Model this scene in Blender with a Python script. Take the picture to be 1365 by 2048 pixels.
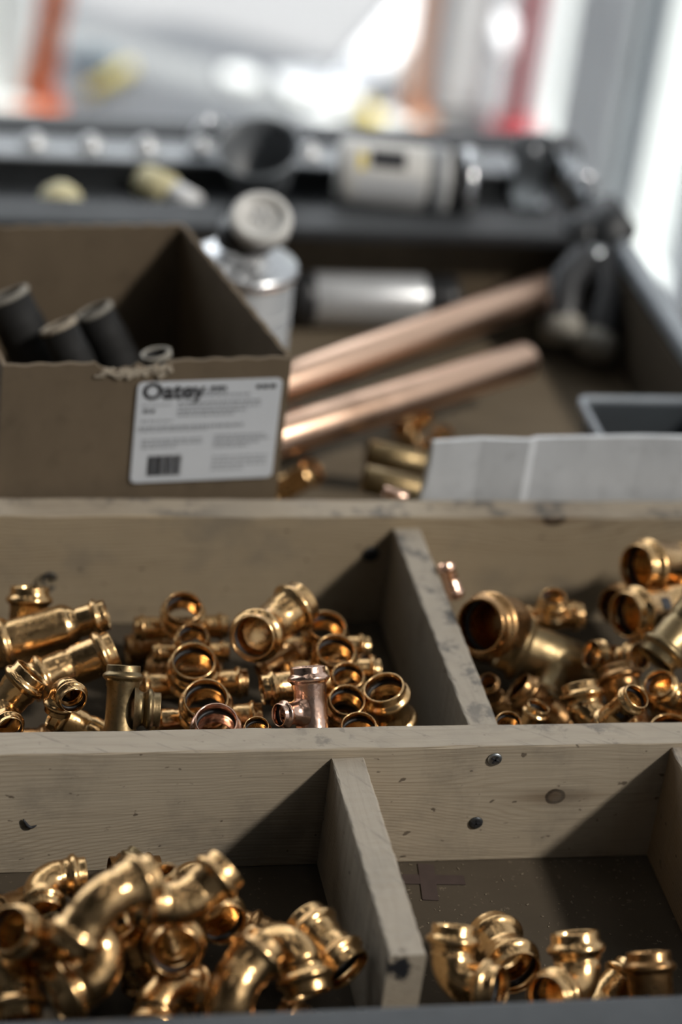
import bpy, bmesh, math, random
from mathutils import Vector, Matrix
random.seed(7)
for o in list(bpy.data.objects):
    bpy.data.objects.remove(o)
scene = bpy.context.scene
COL = scene.collection

# ------------------------------------------------------------------ camera
PITCH, ROLL, YAW = math.radians(30.13), math.radians(7.514), math.radians(14.29)
CAM = Vector((-0.31025, -1.142825, 0.939))
fwd = Vector((math.sin(YAW) * math.cos(PITCH), math.cos(YAW) * math.cos(PITCH), -math.sin(PITCH)))
rt0 = Vector((math.cos(YAW), -math.sin(YAW), 0))
up0 = rt0.cross(fwd)
rt = math.cos(ROLL) * rt0 + math.sin(ROLL) * up0
up = -math.sin(ROLL) * rt0 + math.cos(ROLL) * up0
cd = bpy.data.cameras.new('camera')
cam = bpy.data.objects.new('camera', cd)
COL.objects.link(cam)
m = Matrix((rt, up, -fwd)).transposed().to_4x4()
m.translation = CAM
cam.matrix_world = m
cd.sensor_fit = 'VERTICAL'
cd.sensor_height = 36.0
cd.lens = 85.0
cd.clip_start, cd.clip_end = 0.05, 200
cd.dof.use_dof = True
cd.dof.focus_distance = (Vector((0, 0.0, 0.07)) - CAM).dot(fwd)
cd.dof.aperture_fstop = 2.6
scene.camera = cam

# ------------------------------------------------------------------ world, sun, exposure
wd = bpy.data.worlds.new('overcast_sky')
scene.world = wd
wd.use_nodes = True
bg = wd.node_tree.nodes['Background']
bg.inputs[0].default_value = (0.90, 0.95, 1.0, 1)
bg.inputs[1].default_value = 1.9
sd = bpy.data.lights.new('sun', 'SUN')
sd.energy = 7.6
sd.angle = math.radians(5.0)
sd.color = (1.0, 0.945, 0.87)
sun = bpy.data.objects.new('sun', sd)
COL.objects.link(sun)
LDIR = Vector((1.0, -0.75, 1.15)).normalized()          # towards the light
sun.rotation_euler = LDIR.to_track_quat('Z', 'Y').to_euler()
sun.location = LDIR * 6
vs = scene.view_settings
vs.view_transform = 'Standard'
vs.look = 'None'
vs.gamma = 1.0
vs.use_curve_mapping = False
vs.exposure = 0.15
cy = scene.cycles
cy.max_bounces, cy.diffuse_bounces, cy.glossy_bounces, cy.transmission_bounces, cy.transparent_max_bounces = 6, 3, 4, 2, 6
cy.use_adaptive_sampling = True
cy.adaptive_threshold = 0.06
cy.adaptive_min_samples = 16
cy.use_light_tree = False
cy.caustics_reflective = False

# ------------------------------------------------------------------ node helpers
class NT:
    def __init__(s, name):
        s.mat = bpy.data.materials.new(name)
        s.mat.use_nodes = True
        s.t = s.mat.node_tree
        s.b = s.t.nodes['Principled BSDF']
        s.tc = s.t.nodes.new('ShaderNodeTexCoord')
    def _in(s, sock, v):
        if hasattr(v, 'is_linked'):
            s.t.links.new(v, sock)
        elif v is not None:
            sock.default_value = v
    def math(s, op, a, b=None, c=None, clamp=False):
        n = s.t.nodes.new('ShaderNodeMath'); n.operation = op; n.use_clamp = clamp
        for i, v in enumerate((a, b, c)):
            s._in(n.inputs[i], v)
        return n.outputs[0]
    def comb(s, x, y, z):
        n = s.t.nodes.new('ShaderNodeCombineXYZ')
        for i, v in enumerate((x, y, z)):
            s._in(n.inputs[i], v)
        return n.outputs[0]
    def sep(s, v):
        n = s.t.nodes.new('ShaderNodeSeparateXYZ'); s._in(n.inputs[0], v)
        return n.outputs
    def scl(s, v, k):
        n = s.t.nodes.new('ShaderNodeMapping'); s._in(n.inputs['Vector'], v); n.inputs['Scale'].default_value = k
        return n.outputs[0]
    def noise(s, v, scale, detail=3, rough=0.55):
        n = s.t.nodes.new('ShaderNodeTexNoise'); s._in(n.inputs['Vector'], v)
        n.inputs['Scale'].default_value = scale; n.inputs['Detail'].default_value = detail
        n.inputs['Roughness'].default_value = rough
        return n.outputs[0]
    def step(s, v, lo, hi):
        n = s.t.nodes.new('ShaderNodeMapRange'); n.interpolation_type = 'SMOOTHSTEP'
        s._in(n.inputs[0], v); n.inputs[1].default_value = lo; n.inputs[2].default_value = hi
        return n.outputs[0]
    def mix(s, f, a, b):
        n = s.t.nodes.new('ShaderNodeMix'); n.data_type = 'RGBA'
        s._in(n.inputs[0], f)
        for i, v in ((6, a), (7, b)):
            s._in(n.inputs[i], v if hasattr(v, 'is_linked') else (*v, 1))
        return n.outputs[2]
    def obj(s): return s.tc.outputs['Object']
    def rnd(s):
        n = s.t.nodes.new('ShaderNodeObjectInfo'); return n.outputs['Random']
    def nz(s):
        n = s.t.nodes.new('ShaderNodeNewGeometry'); return s.sep(n.outputs['Normal'])
    def bump(s, h, strength=0.3, dist=0.001):
        n = s.t.nodes.new('ShaderNodeBump'); n.inputs['Strength'].default_value = strength
        n.inputs['Distance'].default_value = dist; s._in(n.inputs['Height'], h)
        s.t.links.new(n.outputs[0], s.b.inputs['Normal'])
    def out(s, col=None, rough=None, metal=None, spec=None):
        s._in(s.b.inputs['Base Color'], col if (col is None or hasattr(col, 'is_linked')) else (*col, 1))
        s._in(s.b.inputs['Roughness'], rough)
        s._in(s.b.inputs['Metallic'], metal)
        s._in(s.b.inputs['Specular IOR Level'], spec)
        return s.mat

def plain(name, col, rough=0.5, metal=0.0, var=0.12, scale=30, bump=0.0):
    n = NT(name)
    f = n.noise(n.obj(), scale, 4)
    c = n.mix(f, tuple(x * (1 - var) for x in col), tuple(min(1, x * (1 + var)) for x in col))
    if bump:
        n.bump(f, bump, 0.001)
    return n.out(c, n.math('ADD', n.math('MULTIPLY', f, 0.16), rough - 0.08), metal)

def copper(name, c0, c1, r0, r1):
    n = NT(name)
    rn = n.rnd()
    v = n.comb(n.math('MULTIPLY', rn, 37.0), n.math('MULTIPLY', rn, 11.0), 0.0)
    va = n.t.nodes.new('ShaderNodeVectorMath'); va.operation = 'ADD'
    n.t.links.new(n.obj(), va.inputs[0]); n.t.links.new(v, va.inputs[1])
    f = n.step(n.noise(va.outputs[0], 0.9, 5, 0.6), 0.38, 0.68)
    g = n.noise(va.outputs[0], 3.5, 5, 0.65)
    fac = n.math('MULTIPLY', n.math('ADD', f, rn), 0.5)
    c = n.mix(fac, c0, c1)
    c = n.mix(n.step(g, 0.56, 0.75), c, tuple(x * 0.55 for x in c1))
    ro = n.math('ADD', r0, n.math('MULTIPLY', n.math('ADD', n.math('MULTIPLY', f, 0.6), n.math('MULTIPLY', g, 0.4)), r1 - r0))
    n.bump(n.noise(va.outputs[0], 1.2, 2), 0.035, 0.12)
    return n.out(c, ro, 1.0)

def wood(name, axis='X', knots=(), seed=0.0, spots=(), light=(0.46, 0.385, 0.285), dark=(0.27, 0.20, 0.125), stain=1.0, curve=0.0):
    n = NT(name)
    x, y, z = n.sep(n.obj())
    u, t = (x, y) if axis == 'X' else (y, x)
    # slow drift of the grain along the board
    w1 = n.noise(n.comb(n.math('MULTIPLY', u, 5.0), n.math('MULTIPLY', z, 9.0), n.math('ADD', n.math('MULTIPLY', t, 9.0), seed)), 1.0, 2)
    h = n.math('ADD', n.math('ADD', z, n.math('MULTIPLY', t, 0.35)), n.math('MULTIPLY', n.math('SUBTRACT', w1, 0.5), 0.034))
    if curve:
        h = n.math('ADD', h, n.math('MULTIPLY', n.math('MULTIPLY', u, u), curve))
    core = halo = None
    for (ku, kz, kr) in knots:
        du = n.math('SUBTRACT', u, ku); dz = n.math('SUBTRACT', z, kz)
        e = n.math('ADD', n.math('POWER', n.math('DIVIDE', du, kr * 10.0), 2.0), n.math('POWER', n.math('DIVIDE', dz, kr * 4.6), 2.0))
        ex = n.math('POWER', 2.718, n.math('MULTIPLY', e, -1.0))
        h = n.math('SUBTRACT', h, n.math('MULTIPLY', n.math('MULTIPLY', dz, 0.85), ex))
        d = n.math('SQRT', n.math('ADD', n.math('POWER', du, 2.0), n.math('POWER', n.math('MULTIPLY', dz, 1.1), 2.0)))
        d = n.math('ADD', d, n.math('MULTIPLY', n.math('SUBTRACT', n.noise(n.obj(), 160.0, 3), 0.5), kr * 0.35))
        c_ = n.step(d, kr * 1.22, kr * 1.0)
        ring = n.math('MULTIPLY', n.step(d, kr * 0.62, kr * 0.88), c_)
        hz = n.math('MULTIPLY', n.math('POWER', 2.718, n.math('MULTIPLY', n.math('ADD', n.math('POWER', n.math('DIVIDE', du, kr * 4.5), 2.0), n.math('POWER', n.math('DIVIDE', dz, kr * 0.8), 2.0)), -1.0)), 0.55)
        core = c_ if core is None else n.math('MAXIMUM', core, c_)
        rg = ring if halo is None else n.math('MAXIMUM', rg, ring)
        halo = hz if halo is None else n.math('MAXIMUM', halo, hz)
    fine = n.noise(n.comb(n.math('MULTIPLY', u, 14.0), n.math('MULTIPLY', z, 420.0), n.math('ADD', n.math('MULTIPLY', t, 420.0), seed)), 1.0, 3, 0.6)
    wob = n.noise(n.comb(n.math('MULTIPLY', u, 11.0), n.math('MULTIPLY', z, 70.0), n.math('ADD', n.math('MULTIPLY', t, 70.0), seed * 2)), 1.0, 3, 0.6)
    band = n.math('SINE', n.math('ADD', n.math('MULTIPLY', h, 6.2832 / 0.0029), n.math('ADD', n.math('MULTIPLY', fine, 1.6), n.math('MULTIPLY', wob, 9.0))))
    band = n.math('POWER', n.math('ADD', n.math('MULTIPLY', band, 0.5), 0.5), 2.6)
    amp = n.step(n.noise(n.comb(n.math('MULTIPLY', u, 3.0), n.math('MULTIPLY', z, 14.0), seed + 3.1), 1.0, 2), 0.25, 0.75)
    c = n.mix(n.math('MULTIPLY', band, n.math('ADD', n.math('MULTIPLY', n.math('MULTIPLY', amp, wob), 1.2), 0.08)), light, dark)
    c = n.mix(n.math('MULTIPLY', n.step(fine, 0.52, 0.8), 0.35), c, tuple(q * 0.75 for q in dark))
    if core is not None:
        c = n.mix(n.math('MULTIPLY', halo, 1.3), c, (0.17, 0.11, 0.06))
        c = n.mix(core, c, n.mix(n.noise(n.obj(), 300.0, 3), (0.06, 0.04, 0.024), (0.17, 0.115, 0.07)))
        c = n.mix(rg, c, (0.045, 0.028, 0.016))
    # grime, flecks and handling marks
    gr = n.noise(n.comb(n.math('ADD', u, seed), z, t), 16.0, 6, 0.65)
    c = n.mix(n.math('MULTIPLY', n.step(gr, 0.48, 0.72), 0.5), c, (0.20, 0.175, 0.14))
    fl = n.noise(n.comb(n.math('ADD', n.math('MULTIPLY', u, 0.7), seed * 2), z, t), 170.0, 2, 0.5)
    c = n.mix(n.math('MULTIPLY', n.step(fl, 0.68, 0.75), 0.75), c, (0.07, 0.05, 0.035))
    # worn, paint-smeared top edge
    nz = n.nz()[2]
    top = n.step(nz, 0.55, 0.8)
    s1 = n.noise(n.comb(n.math('ADD', u, seed * 3), n.math('MULTIPLY', z, 0.6), t), 42.0, 5, 0.62)
    s2 = n.noise(n.comb(n.math('ADD', u, seed * 5 + 4), z, t), 9.0, 2)
    c = n.mix(n.math('MULTIPLY', top, 0.6), c, (0.36, 0.325, 0.275))
    blot = n.math('MULTIPLY', n.math('MULTIPLY', top, n.step(s1, 0.50, 0.60)), n.math('MULTIPLY', n.step(s2, 0.42, 0.58), stain))
    c = n.mix(n.math('MULTIPLY', blot, 0.75), c, (0.10, 0.098, 0.096))
    s3 = n.noise(n.comb(n.math('MULTIPLY', n.math('ADD', u, n.math('MULTIPLY', t, 1.5)), 1.0), n.math('MULTIPLY', t, 0.3), seed + 9), 130.0, 3, 0.6)
    c = n.mix(n.math('MULTIPLY', n.math('MULTIPLY', top, n.step(s3, 0.56, 0.7)), 0.45), c, (0.20, 0.18, 0.155))
    for (sx, sy, sz, sr, colr) in spots:
        d = n.math('SQRT', n.math('ADD', n.math('ADD', n.math('POWER', n.math('SUBTRACT', x, sx), 2.0), n.math('POWER', n.math('SUBTRACT', y, sy), 2.0)), n.math('POWER', n.math('SUBTRACT', z, sz), 2.0)))
        d = n.math('ADD', d, n.math('MULTIPLY', n.math('SUBTRACT', n.noise(n.obj(), 130.0, 5, 0.7), 0.5), sr * 2.4))
        c = n.mix(n.step(d, sr * 1.1, sr * 0.75), c, colr)
    n.bump(fine, 0.4, 0.0008)
    return n.out(c, 0.72, 0.0, 0.25)

def cardboard(name, col, axis='X'):
    n = NT(name)
    x, y, z = n.sep(n.obj())
    u = x if axis == 'X' else y
    cor = n.math('SINE', n.math('MULTIPLY', u, 6.2832 / 0.007))
    big = n.noise(n.comb(n.math('MULTIPLY', u, 10.0), n.math('MULTIPLY', z, 4.0), 2.0), 3.0, 4)
    pat = n.noise(n.obj(), 60.0, 4)
    c = n.mix(big, tuple(q * 0.72 for q in col), tuple(q * 1.15 for q in col))
    c = n.mix(n.math('MULTIPLY', n.step(pat, 0.5, 0.75), 0.35), c, tuple(q * 0.5 for q in col))
    n.bump(n.math('ADD', n.math('MULTIPLY', cor, 0.03), big), 0.2, 0.002)
    return n.out(c, 0.8, 0.0, 0.2)

M = {}
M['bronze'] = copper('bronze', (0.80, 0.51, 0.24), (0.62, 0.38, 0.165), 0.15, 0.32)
M['pink'] = copper('pink_copper', (0.90, 0.62, 0.48), (0.74, 0.45, 0.32), 0.16, 0.32)
M['dull'] = copper('dull_brass', (0.34, 0.25, 0.13), (0.23, 0.165, 0.085), 0.32, 0.50)
M['dark'] = copper('dark_bronze', (0.52, 0.30, 0.13), (0.34, 0.19, 0.08), 0.22, 0.42)  # darker, rougher bronze, mostly for buried and tucked-away fittings
M['rubber'] = plain('black_rubber', (0.012, 0.012, 0.013), 0.5)
M['pipe'] = copper('pipe_copper', (0.86, 0.58, 0.42), (0.74, 0.47, 0.32), 0.26, 0.40)
M['rim'] = plain('grey_enamel', (0.062, 0.068, 0.074), 0.48, 0.0, 0.3, 60, 0.1)
M['rim_dark'] = plain('dark_grey_enamel', (0.022, 0.024, 0.026), 0.55, 0.0, 0.3, 60, 0.1)
M['rim_pale'] = plain('pale_grey_enamel', (0.30, 0.33, 0.36), 0.40, 0.0, 0.25, 50, 0.1)  # paler grey for the right rim and the bin and cup lips
M['black_metal'] = plain('black_metal', (0.022, 0.024, 0.026), 0.45, 0.0, 0.3, 40)
M['black_plastic'] = plain('black_plastic', (0.02, 0.02, 0.021), 0.38, 0.0, 0.2, 40)
M['grey_plastic'] = plain('grey_plastic', (0.055, 0.063, 0.07), 0.4, 0.0, 0.2, 30)
M['matt_black'] = plain('matt_black_pipe', (0.007, 0.0068, 0.0065), 0.75, 0.0, 0.4, 60)
M['steel'] = plain('bright_steel', (0.72, 0.73, 0.74), 0.28, 1.0, 0.1, 40)
M['silver_paint'] = plain('silver_paint', (0.62, 0.63, 0.64), 0.36, 0.5, 0.08, 40)
M['pale_steel'] = plain('pale_galvanised', (0.33, 0.35, 0.37), 0.5, 0.2, 0.25, 60)
M['cup_grey'] = plain('cup_grey', (0.13, 0.14, 0.15), 0.45, 0.0, 0.1, 40)
M['zinc'] = plain('zinc', (0.50, 0.53, 0.55), 0.36, 1.0, 0.25, 300, 0.2)
M['dark_screw'] = plain('dark_screw', (0.10, 0.105, 0.11), 0.42, 0.8, 0.25, 300)
M['white_label'] = plain('white_paper', (0.66, 0.69, 0.73), 0.55, 0.0, 0.04, 20)
M['ink'] = plain('black_ink', (0.02, 0.02, 0.024), 0.6)
M['grey_ink'] = plain('grey_ink', (0.33, 0.345, 0.37), 0.6)
M['board'] = cardboard('brown_cardboard', (0.165, 0.125, 0.083))
M['board_y'] = cardboard('brown_cardboard_side', (0.165, 0.125, 0.083), 'Y')
M['board_edge'] = plain('torn_paper_edge', (0.42, 0.36, 0.28), 0.9, 0.0, 0.3, 200, 0.4)
M['white_card'] = cardboard('white_cardboard', (0.66, 0.68, 0.70))
M['liner'] = None
M['tape'] = plain('dark_red_tape', (0.060, 0.040, 0.034), 0.7, 0.0, 0.3, 120)
M['chip'] = plain('sawdust', (0.22, 0.18, 0.125), 0.9, 0.0, 0.4, 300)
M['can_label'] = plain('grey_can_label', (0.29, 0.30, 0.31), 0.5, 0.0, 0.10, 30)
M['pale_plastic'] = plain('pale_plastic', (0.62, 0.61, 0.58), 0.45, 0.0, 0.1, 60)
M['yellow'] = plain('yellow_plastic', (0.80, 0.62, 0.10), 0.45)
M['pale_yellow'] = plain('pale_yellow_plastic', (0.66, 0.60, 0.36), 0.5)
M['orange'] = plain('orange_paint', (0.80, 0.17, 0.03), 0.5)
M['pale_orange'] = plain('pale_orange_paint', (0.95, 0.46, 0.26), 0.5)
M['red'] = plain('red_paint', (0.46, 0.07, 0.085), 0.5)
M['white_paint'] = plain('white_paint', (0.86, 0.87, 0.88), 0.4, 0.0, 0.04)
M['grey_paint'] = plain('grey_paint', (0.72, 0.74, 0.76), 0.5, 0.0, 0.15, 12)
M['mid_grey'] = plain('mid_grey_paint', (0.62, 0.63, 0.64), 0.5, 0.0, 0.15, 10)
M['wall'] = plain('wall_paint', (0.16, 0.16, 0.16), 0.8, 0.0, 0.08, 4)
M['ceiling'] = plain('ceiling_paint', (0.07, 0.07, 0.07), 0.85, 0.0, 0.08, 4)
M['brick'] = plain('brown_panel', (0.30, 0.16, 0.09), 0.7, 0.0, 0.2, 14)
M['blue_grey'] = plain('blue_grey_cloth', (0.16, 0.22, 0.27), 0.7)
M['dusty'] = plain('dusty_grey', (0.30, 0.28, 0.24), 0.8, 0.0, 0.25, 150)
n = NT('hardboard_liner')
g = n.noise(n.obj(), 9.0, 5, 0.65); f2 = n.noise(n.obj(), 220.0, 3)
c = n.mix(g, (0.052, 0.042, 0.030), (0.105, 0.084, 0.060))
c = n.mix(n.math('MULTIPLY', n.step(f2, 0.64, 0.74), 0.35), c, (0.26, 0.21, 0.15))
n.bump(f2, 0.3, 0.0006)
M['liner'] = n.out(c, 0.85, 0.0, 0.12)
n = NT('lit_stained_floor')  # paler floor colour stands in for stronger light in the back bay
x, y, z = n.sep(n.obj())
g = n.noise(n.comb(n.math('MULTIPLY', x, 3.0), n.math('MULTIPLY', y, 14.0), z), 3.0, 5); g3 = n.noise(n.obj(), 7.0, 4)
c = n.mix(g, (0.12, 0.094, 0.064), (0.20, 0.157, 0.107))
c = n.mix(n.math('MULTIPLY', n.step(g3, 0.5, 0.7), 0.6), c, (0.085, 0.067, 0.046))
M['lit_floor'] = n.out(c, 0.8, 0.0, 0.15)
n = NT('polished_concrete')
g = n.noise(n.obj(), 0.8, 5); g2 = n.noise(n.obj(), 6.0, 5)
c = n.mix(g, (0.20, 0.205, 0.21), (0.28, 0.285, 0.29))
c = n.mix(n.math('MULTIPLY', g2, 0.3), c, (0.16, 0.16, 0.16))
M['concrete'] = n.out(c, n.math('ADD', 0.5, n.math('MULTIPLY', g2, 0.25)), 0.0, 0.2)
mg = bpy.data.materials.new('window_glass'); mg.use_nodes = True
nt = mg.node_tree; nt.nodes.remove(nt.nodes['Principled BSDF'])
tr = nt.nodes.new('ShaderNodeBsdfTransparent'); tr.inputs[0].default_value = (0.93, 0.96, 0.95, 1)
gl = nt.nodes.new('ShaderNodeBsdfGlossy'); gl.inputs['Roughness'].default_value = 0.02
mx = nt.nodes.new('ShaderNodeMixShader'); mx.inputs[0].default_value = 0.07
nt.links.new(tr.outputs[0], mx.inputs[1]); nt.links.new(gl.outputs[0], mx.inputs[2])
nt.links.new(mx.outputs[0], nt.nodes['Material Output'].inputs[0])
M['glass'] = mg
mg2 = mg.copy(); mg2.name = 'dimmer_window_glass'  # tint added to cut the daylight reaching the tray
[q for q in mg2.node_tree.nodes if q.type == 'BSDF_TRANSPARENT'][0].inputs[0].default_value = (0.54, 0.54, 0.54, 1)
M['dimmer_glass'] = mg2

# ------------------------------------------------------------------ mesh helpers
class MB:
    def __init__(s): s.v, s.f, s.sm = [], [], []
    def add(s, vs, fs, smooth=False):
        k = len(s.v); s.v += [tuple(p) for p in vs]
        for f in fs: s.f.append([i + k for i in f]); s.sm.append(smooth)
    def box(s, c, d, bev=0.0, rot=None):
        bm = bmesh.new(); bmesh.ops.create_cube(bm, size=1.0)
        for q in bm.verts: q.co = Vector((q.co.x * d[0], q.co.y * d[1], q.co.z * d[2]))
        if bev > 0: bmesh.ops.bevel(bm, geom=list(bm.edges), offset=bev, segments=2, affect='EDGES', profile=0.5)
        R = rot if rot is not None else Matrix.Identity(3)
        bm.verts.index_update()
        s.add([R @ q.co + Vector(c) for q in bm.verts], [[q.index for q in f.verts] for f in bm.faces])
        bm.free(); return s
    def rings(s, rings, closed=False, cap0=False, cap1=False, smooth=True):
        n_ = len(rings[0]); vs = [p for rg in rings for p in rg]; fs = []
        R = len(rings)
        for i in range(R if closed else R - 1):
            a, b = i * n_, ((i + 1) % R) * n_
            for j in range(n_):
                k = (j + 1) % n_
                fs.append((a + j, a + k, b + k, b + j))
        if cap0: fs.append(tuple(reversed(range(n_))))
        if cap1: fs.append(tuple(range((R - 1) * n_, R * n_)))
        s.add(vs, fs, smooth); return s
    def lathe(s, prof, origin=(0, 0, 0), axis=(0, 0, 1), seg=40, closed=False, cap0=False, cap1=False):
        A = Vector(axis).normalized(); X = A.orthogonal().normalized(); Y = A.cross(X); O = Vector(origin)
        rg = [[O + A * h + (X * math.cos(2 * math.pi * j / seg) + Y * math.sin(2 * math.pi * j / seg)) * r for j in range(seg)] for (h, r) in prof]
        return s.rings(rg, closed, cap0, cap1)
    def tube(s, pts, rad, seg=12, caps=True):
        pts = [Vector(p) for p in pts]; rg = []
        X = None
        for i, p in enumerate(pts):
            t = (pts[min(i + 1, len(pts) - 1)] - pts[max(i - 1, 0)]).normalized()
            X = t.orthogonal().normalized() if X is None else (X - t * X.dot(t)).normalized()
            Y = t.cross(X); r_ = rad[i] if isinstance(rad, (list, tuple)) else rad
            rg.append([p + (X * math.cos(2 * math.pi * j / seg) + Y * math.sin(2 * math.pi * j / seg)) * r_ for j in range(seg)])
        return s.rings(rg, False, caps, caps)
    def mesh(s, name):
        me = bpy.data.meshes.new(name); me.from_pydata(s.v, [], s.f)
        for p, q in zip(me.polygons, s.sm): p.use_smooth = q
        bm = bmesh.new(); bm.from_mesh(me); bmesh.ops.recalc_face_normals(bm, faces=bm.faces); bm.to_mesh(me); bm.free()
        me.update(); return me

def link(name, me, mat, parent=None, loc=(0, 0, 0), rot=None):
    o = bpy.data.objects.new(name, me); COL.objects.link(o)
    if me is not None and mat is not None and not me.materials: me.materials.append(M[mat] if isinstance(mat, str) else mat)
    o.parent = parent; o.location = loc
    if rot is not None: o.rotation_euler = rot
    return o
def build(name, mb, mat, parent=None, loc=(0, 0, 0), rot=None):
    return link(name, mb.mesh(name), mat, parent, loc, rot)
def tag(o, label, cat, group=None):
    o['label'] = label; o['category'] = cat
    if group: o['group'] = group
    return o
def thing(name, label, cat, loc=(0, 0, 0), rot=None, group=None):
    o = bpy.data.objects.new(name, None); COL.objects.link(o); o.location = loc; o.empty_display_size = 0.02
    if rot is not None: o.rotation_euler = rot
    return tag(o, label, cat, group)
def struct(name, mb, mat, loc=(0, 0, 0), parent=None):
    o = build(name, mb, mat, parent, loc)
    if parent is None: o['kind'] = 'structure'
    return o
def boxpart(name, x0, x1, y0, y1, z0, z1, mat, parent=None, bev=0.0):
    c = ((x0 + x1) / 2, (y0 + y1) / 2, (z0 + z1) / 2)
    return build(name, MB().box((0, 0, 0), (x1 - x0, y1 - y0, z1 - z0), bev), mat, parent, c)
def sbox(name, x0, x1, y0, y1, z0, z1, mat, parent=None, bev=0.0):
    o = boxpart(name, x0, x1, y0, y1, z0, z1, mat, parent, bev)
    if parent is None: o['kind'] = 'structure'
    return o

# ------------------------------------------------------------------ the workshop
FZ = -0.75
sbox('floor', -4, 9, -4, 12, FZ - 0.1, FZ, 'concrete')
sbox('wall_left', -3.7, -3.5, -3.2, 2.8, FZ, 3.2, 'wall')
sbox('wall_front', -3.7, 1.15, -3.2, -3.0, FZ, 3.2, 'wall')
sbox('ceiling', -3.7, 1.15, -3.2, 2.8, 3.2, 3.4, 'ceiling')
wr = sbox('wall_right', 1.0, 1.12, -3.0, 2.00, FZ, 0.15, 'brick')
sbox('trim_1', 1.0, 1.12, -3.0, 2.8, 2.7, 3.2, 'wall')
sbox('trim_2', 0.985, 1.13, 2.00, 2.11, FZ, 2.7, 'grey_paint', None, 0.006)
# grey steel door track between the panes: three channels side by side
post = struct('trim_3', MB().box((0, 0, 0), (0.10, 0.33, 3.45), 0.008), 'grey_paint', (1.055, 2.605, FZ + 1.725))
for yy, w_ in ((2.47, 0.03), (2.54, 0.05), (2.625, 0.03), (2.70, 0.05), (2.755, 0.02)):
    boxpart('channel', 0.982, 1.006, yy - w_ / 2, yy + w_ / 2, FZ, 2.7, 'mid_grey', None, 0.003).parent = post
for ch in post.children:
    ch.location = ch.location - post.location
for i, (y0, y1, z0) in enumerate(((2.77, 3.02, FZ + 0.04), (2.11, 2.44, FZ + 0.04), (-3.0, 2.00, 0.15))):  # last pane is unseen, tinted only to dim light on the tray
    wn = sbox('window_%d' % (i + 1), 1.055, 1.061, y0, y1, z0, 2.7, 'dimmer_glass' if i == 2 else 'glass')
    k = 0.022
    fr = MB()
    cy, cz = (y0 + y1) / 2, (z0 + 2.7) / 2
    fr.box((0, 0, z0 + k / 2 - cz), (0.05, y1 - y0, k), 0.002).box((0, 0, 2.7 - k / 2 - cz), (0.05, y1 - y0, k), 0.002)
    fr.box((0, y0 + k / 2 - cy, 0), (0.05, k, 2.7 - z0 - 2 * k), 0.002).box((0, y1 - k / 2 - cy, 0), (0.05, k, 2.7 - z0 - 2 * k), 0.002)
    build('window_frame', fr, 'white_paint', wn)

# unseen lamps added to put highlights on the metal
me_ = bpy.data.materials.new('lit_tube'); me_.use_nodes = True
pb_ = me_.node_tree.nodes['Principled BSDF']; pb_.inputs['Emission Color'].default_value = (1.0, 0.97, 0.92, 1); pb_.inputs['Emission Strength'].default_value = 4.0
M['lit_tube'] = me_
for (lx, ly, lb) in ((-0.95, -0.55, 'added unseen lamp over the near left side of the cart'), (0.25, -0.75, 'added unseen lamp over the near right side of the cart'), (-0.95, 1.3, 'added unseen lamp over the far left side of the cart'), (0.25, 1.2, 'added unseen lamp over the far right side of the cart')):
    lt = thing('added_lamp', lb, 'lamp', (lx, ly, 3.2), None, 'added unseen lamps')
    build('housing', MB().box((0, 0, -0.04), (0.16, 1.30, 0.08), 0.01), 'white_paint', lt)
    for sx in (-0.045, 0.045):
        build('tube', MB().tube([(sx, -0.6, -0.10), (sx, 0.6, -0.10)], 0.016, 12), 'lit_tube', lt)
        for sy in (-0.6, 0.6):
            build('tube_holder', MB().box((sx, sy, -0.09), (0.03, 0.02, 0.05), 0.003), 'white_paint', lt)
# ------------------------------------------------------------------ steel cart with tray
XL, XR, YF, YB, YB2, ZR = -0.46, 0.386, -0.223, 0.750, 0.965, 0.089
cart = thing('tool_cart', 'grey steel workshop cart with a deep lined tray holding wooden bins', 'cart', (0, 0, FZ))
def cp(name, x0, x1, y0, y1, z0, z1, mat, bev=0.0):
    return boxpart(name, x0, x1, y0, y1, z0 - FZ, z1 - FZ, mat, cart, bev)
floor_panel = cp('floor_panel', XL, XR, YF - 0.03, 0.79, -0.012, 0.0, 'liner')
cp('lit_bay_sheet', XL + 0.002, XR - 0.001, 0.2945, 0.784, 0.0, 0.0004, 'lit_floor')  # added sheet, its paler tone imitates the brighter-lit bay floor
cp('front_rim', XL - 0.03, XR + 0.03, YF - 0.045, YF, -0.06, ZR, 'rim', 0.004)
cp('right_rim', XR + 0.004, XR + 0.022, YF - 0.045, YB2 + 0.02, ZR - 0.014, ZR, 'rim_pale', 0.003)
cp('right_wall', XR, XR + 0.004, YF, YB2, -0.06, ZR - 0.014, 'liner')
cp('right_side', XR + 0.010, XR + 0.026, YF - 0.045, YB2 + 0.02, -0.16, ZR - 0.014, 'rim', 0.003)
cp('left_rim', XL - 0.03, XL, YF - 0.045, YB2 + 0.02, -0.06, ZR, 'rim', 0.004)
cp('back_panel', XL, XR, 0.785, 0.795, 0.0, ZR - 0.012, 'board')
cp('middle_rim', XL, XR, YB + 0.006, 0.808, ZR - 0.012, ZR, 'rim_dark', 0.003)
cp('back_tray_floor', XL, XR, 0.795, YB2, 0.058, 0.065, 'black_metal')
cp('back_rim', XL - 0.03, XR + 0.03, YB2 - 0.008, YB2 + 0.028, -0.06, ZR + 0.004, 'black_metal', 0.004)
cp('underside', XL - 0.03, XR + 0.03, YF - 0.045, YB2 + 0.028, -0.072, -0.062, 'rim')
cp('lower_shelf', XL - 0.01, XR + 0.01, YF - 0.02, YB2, -0.60, -0.585, 'rim')
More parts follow.
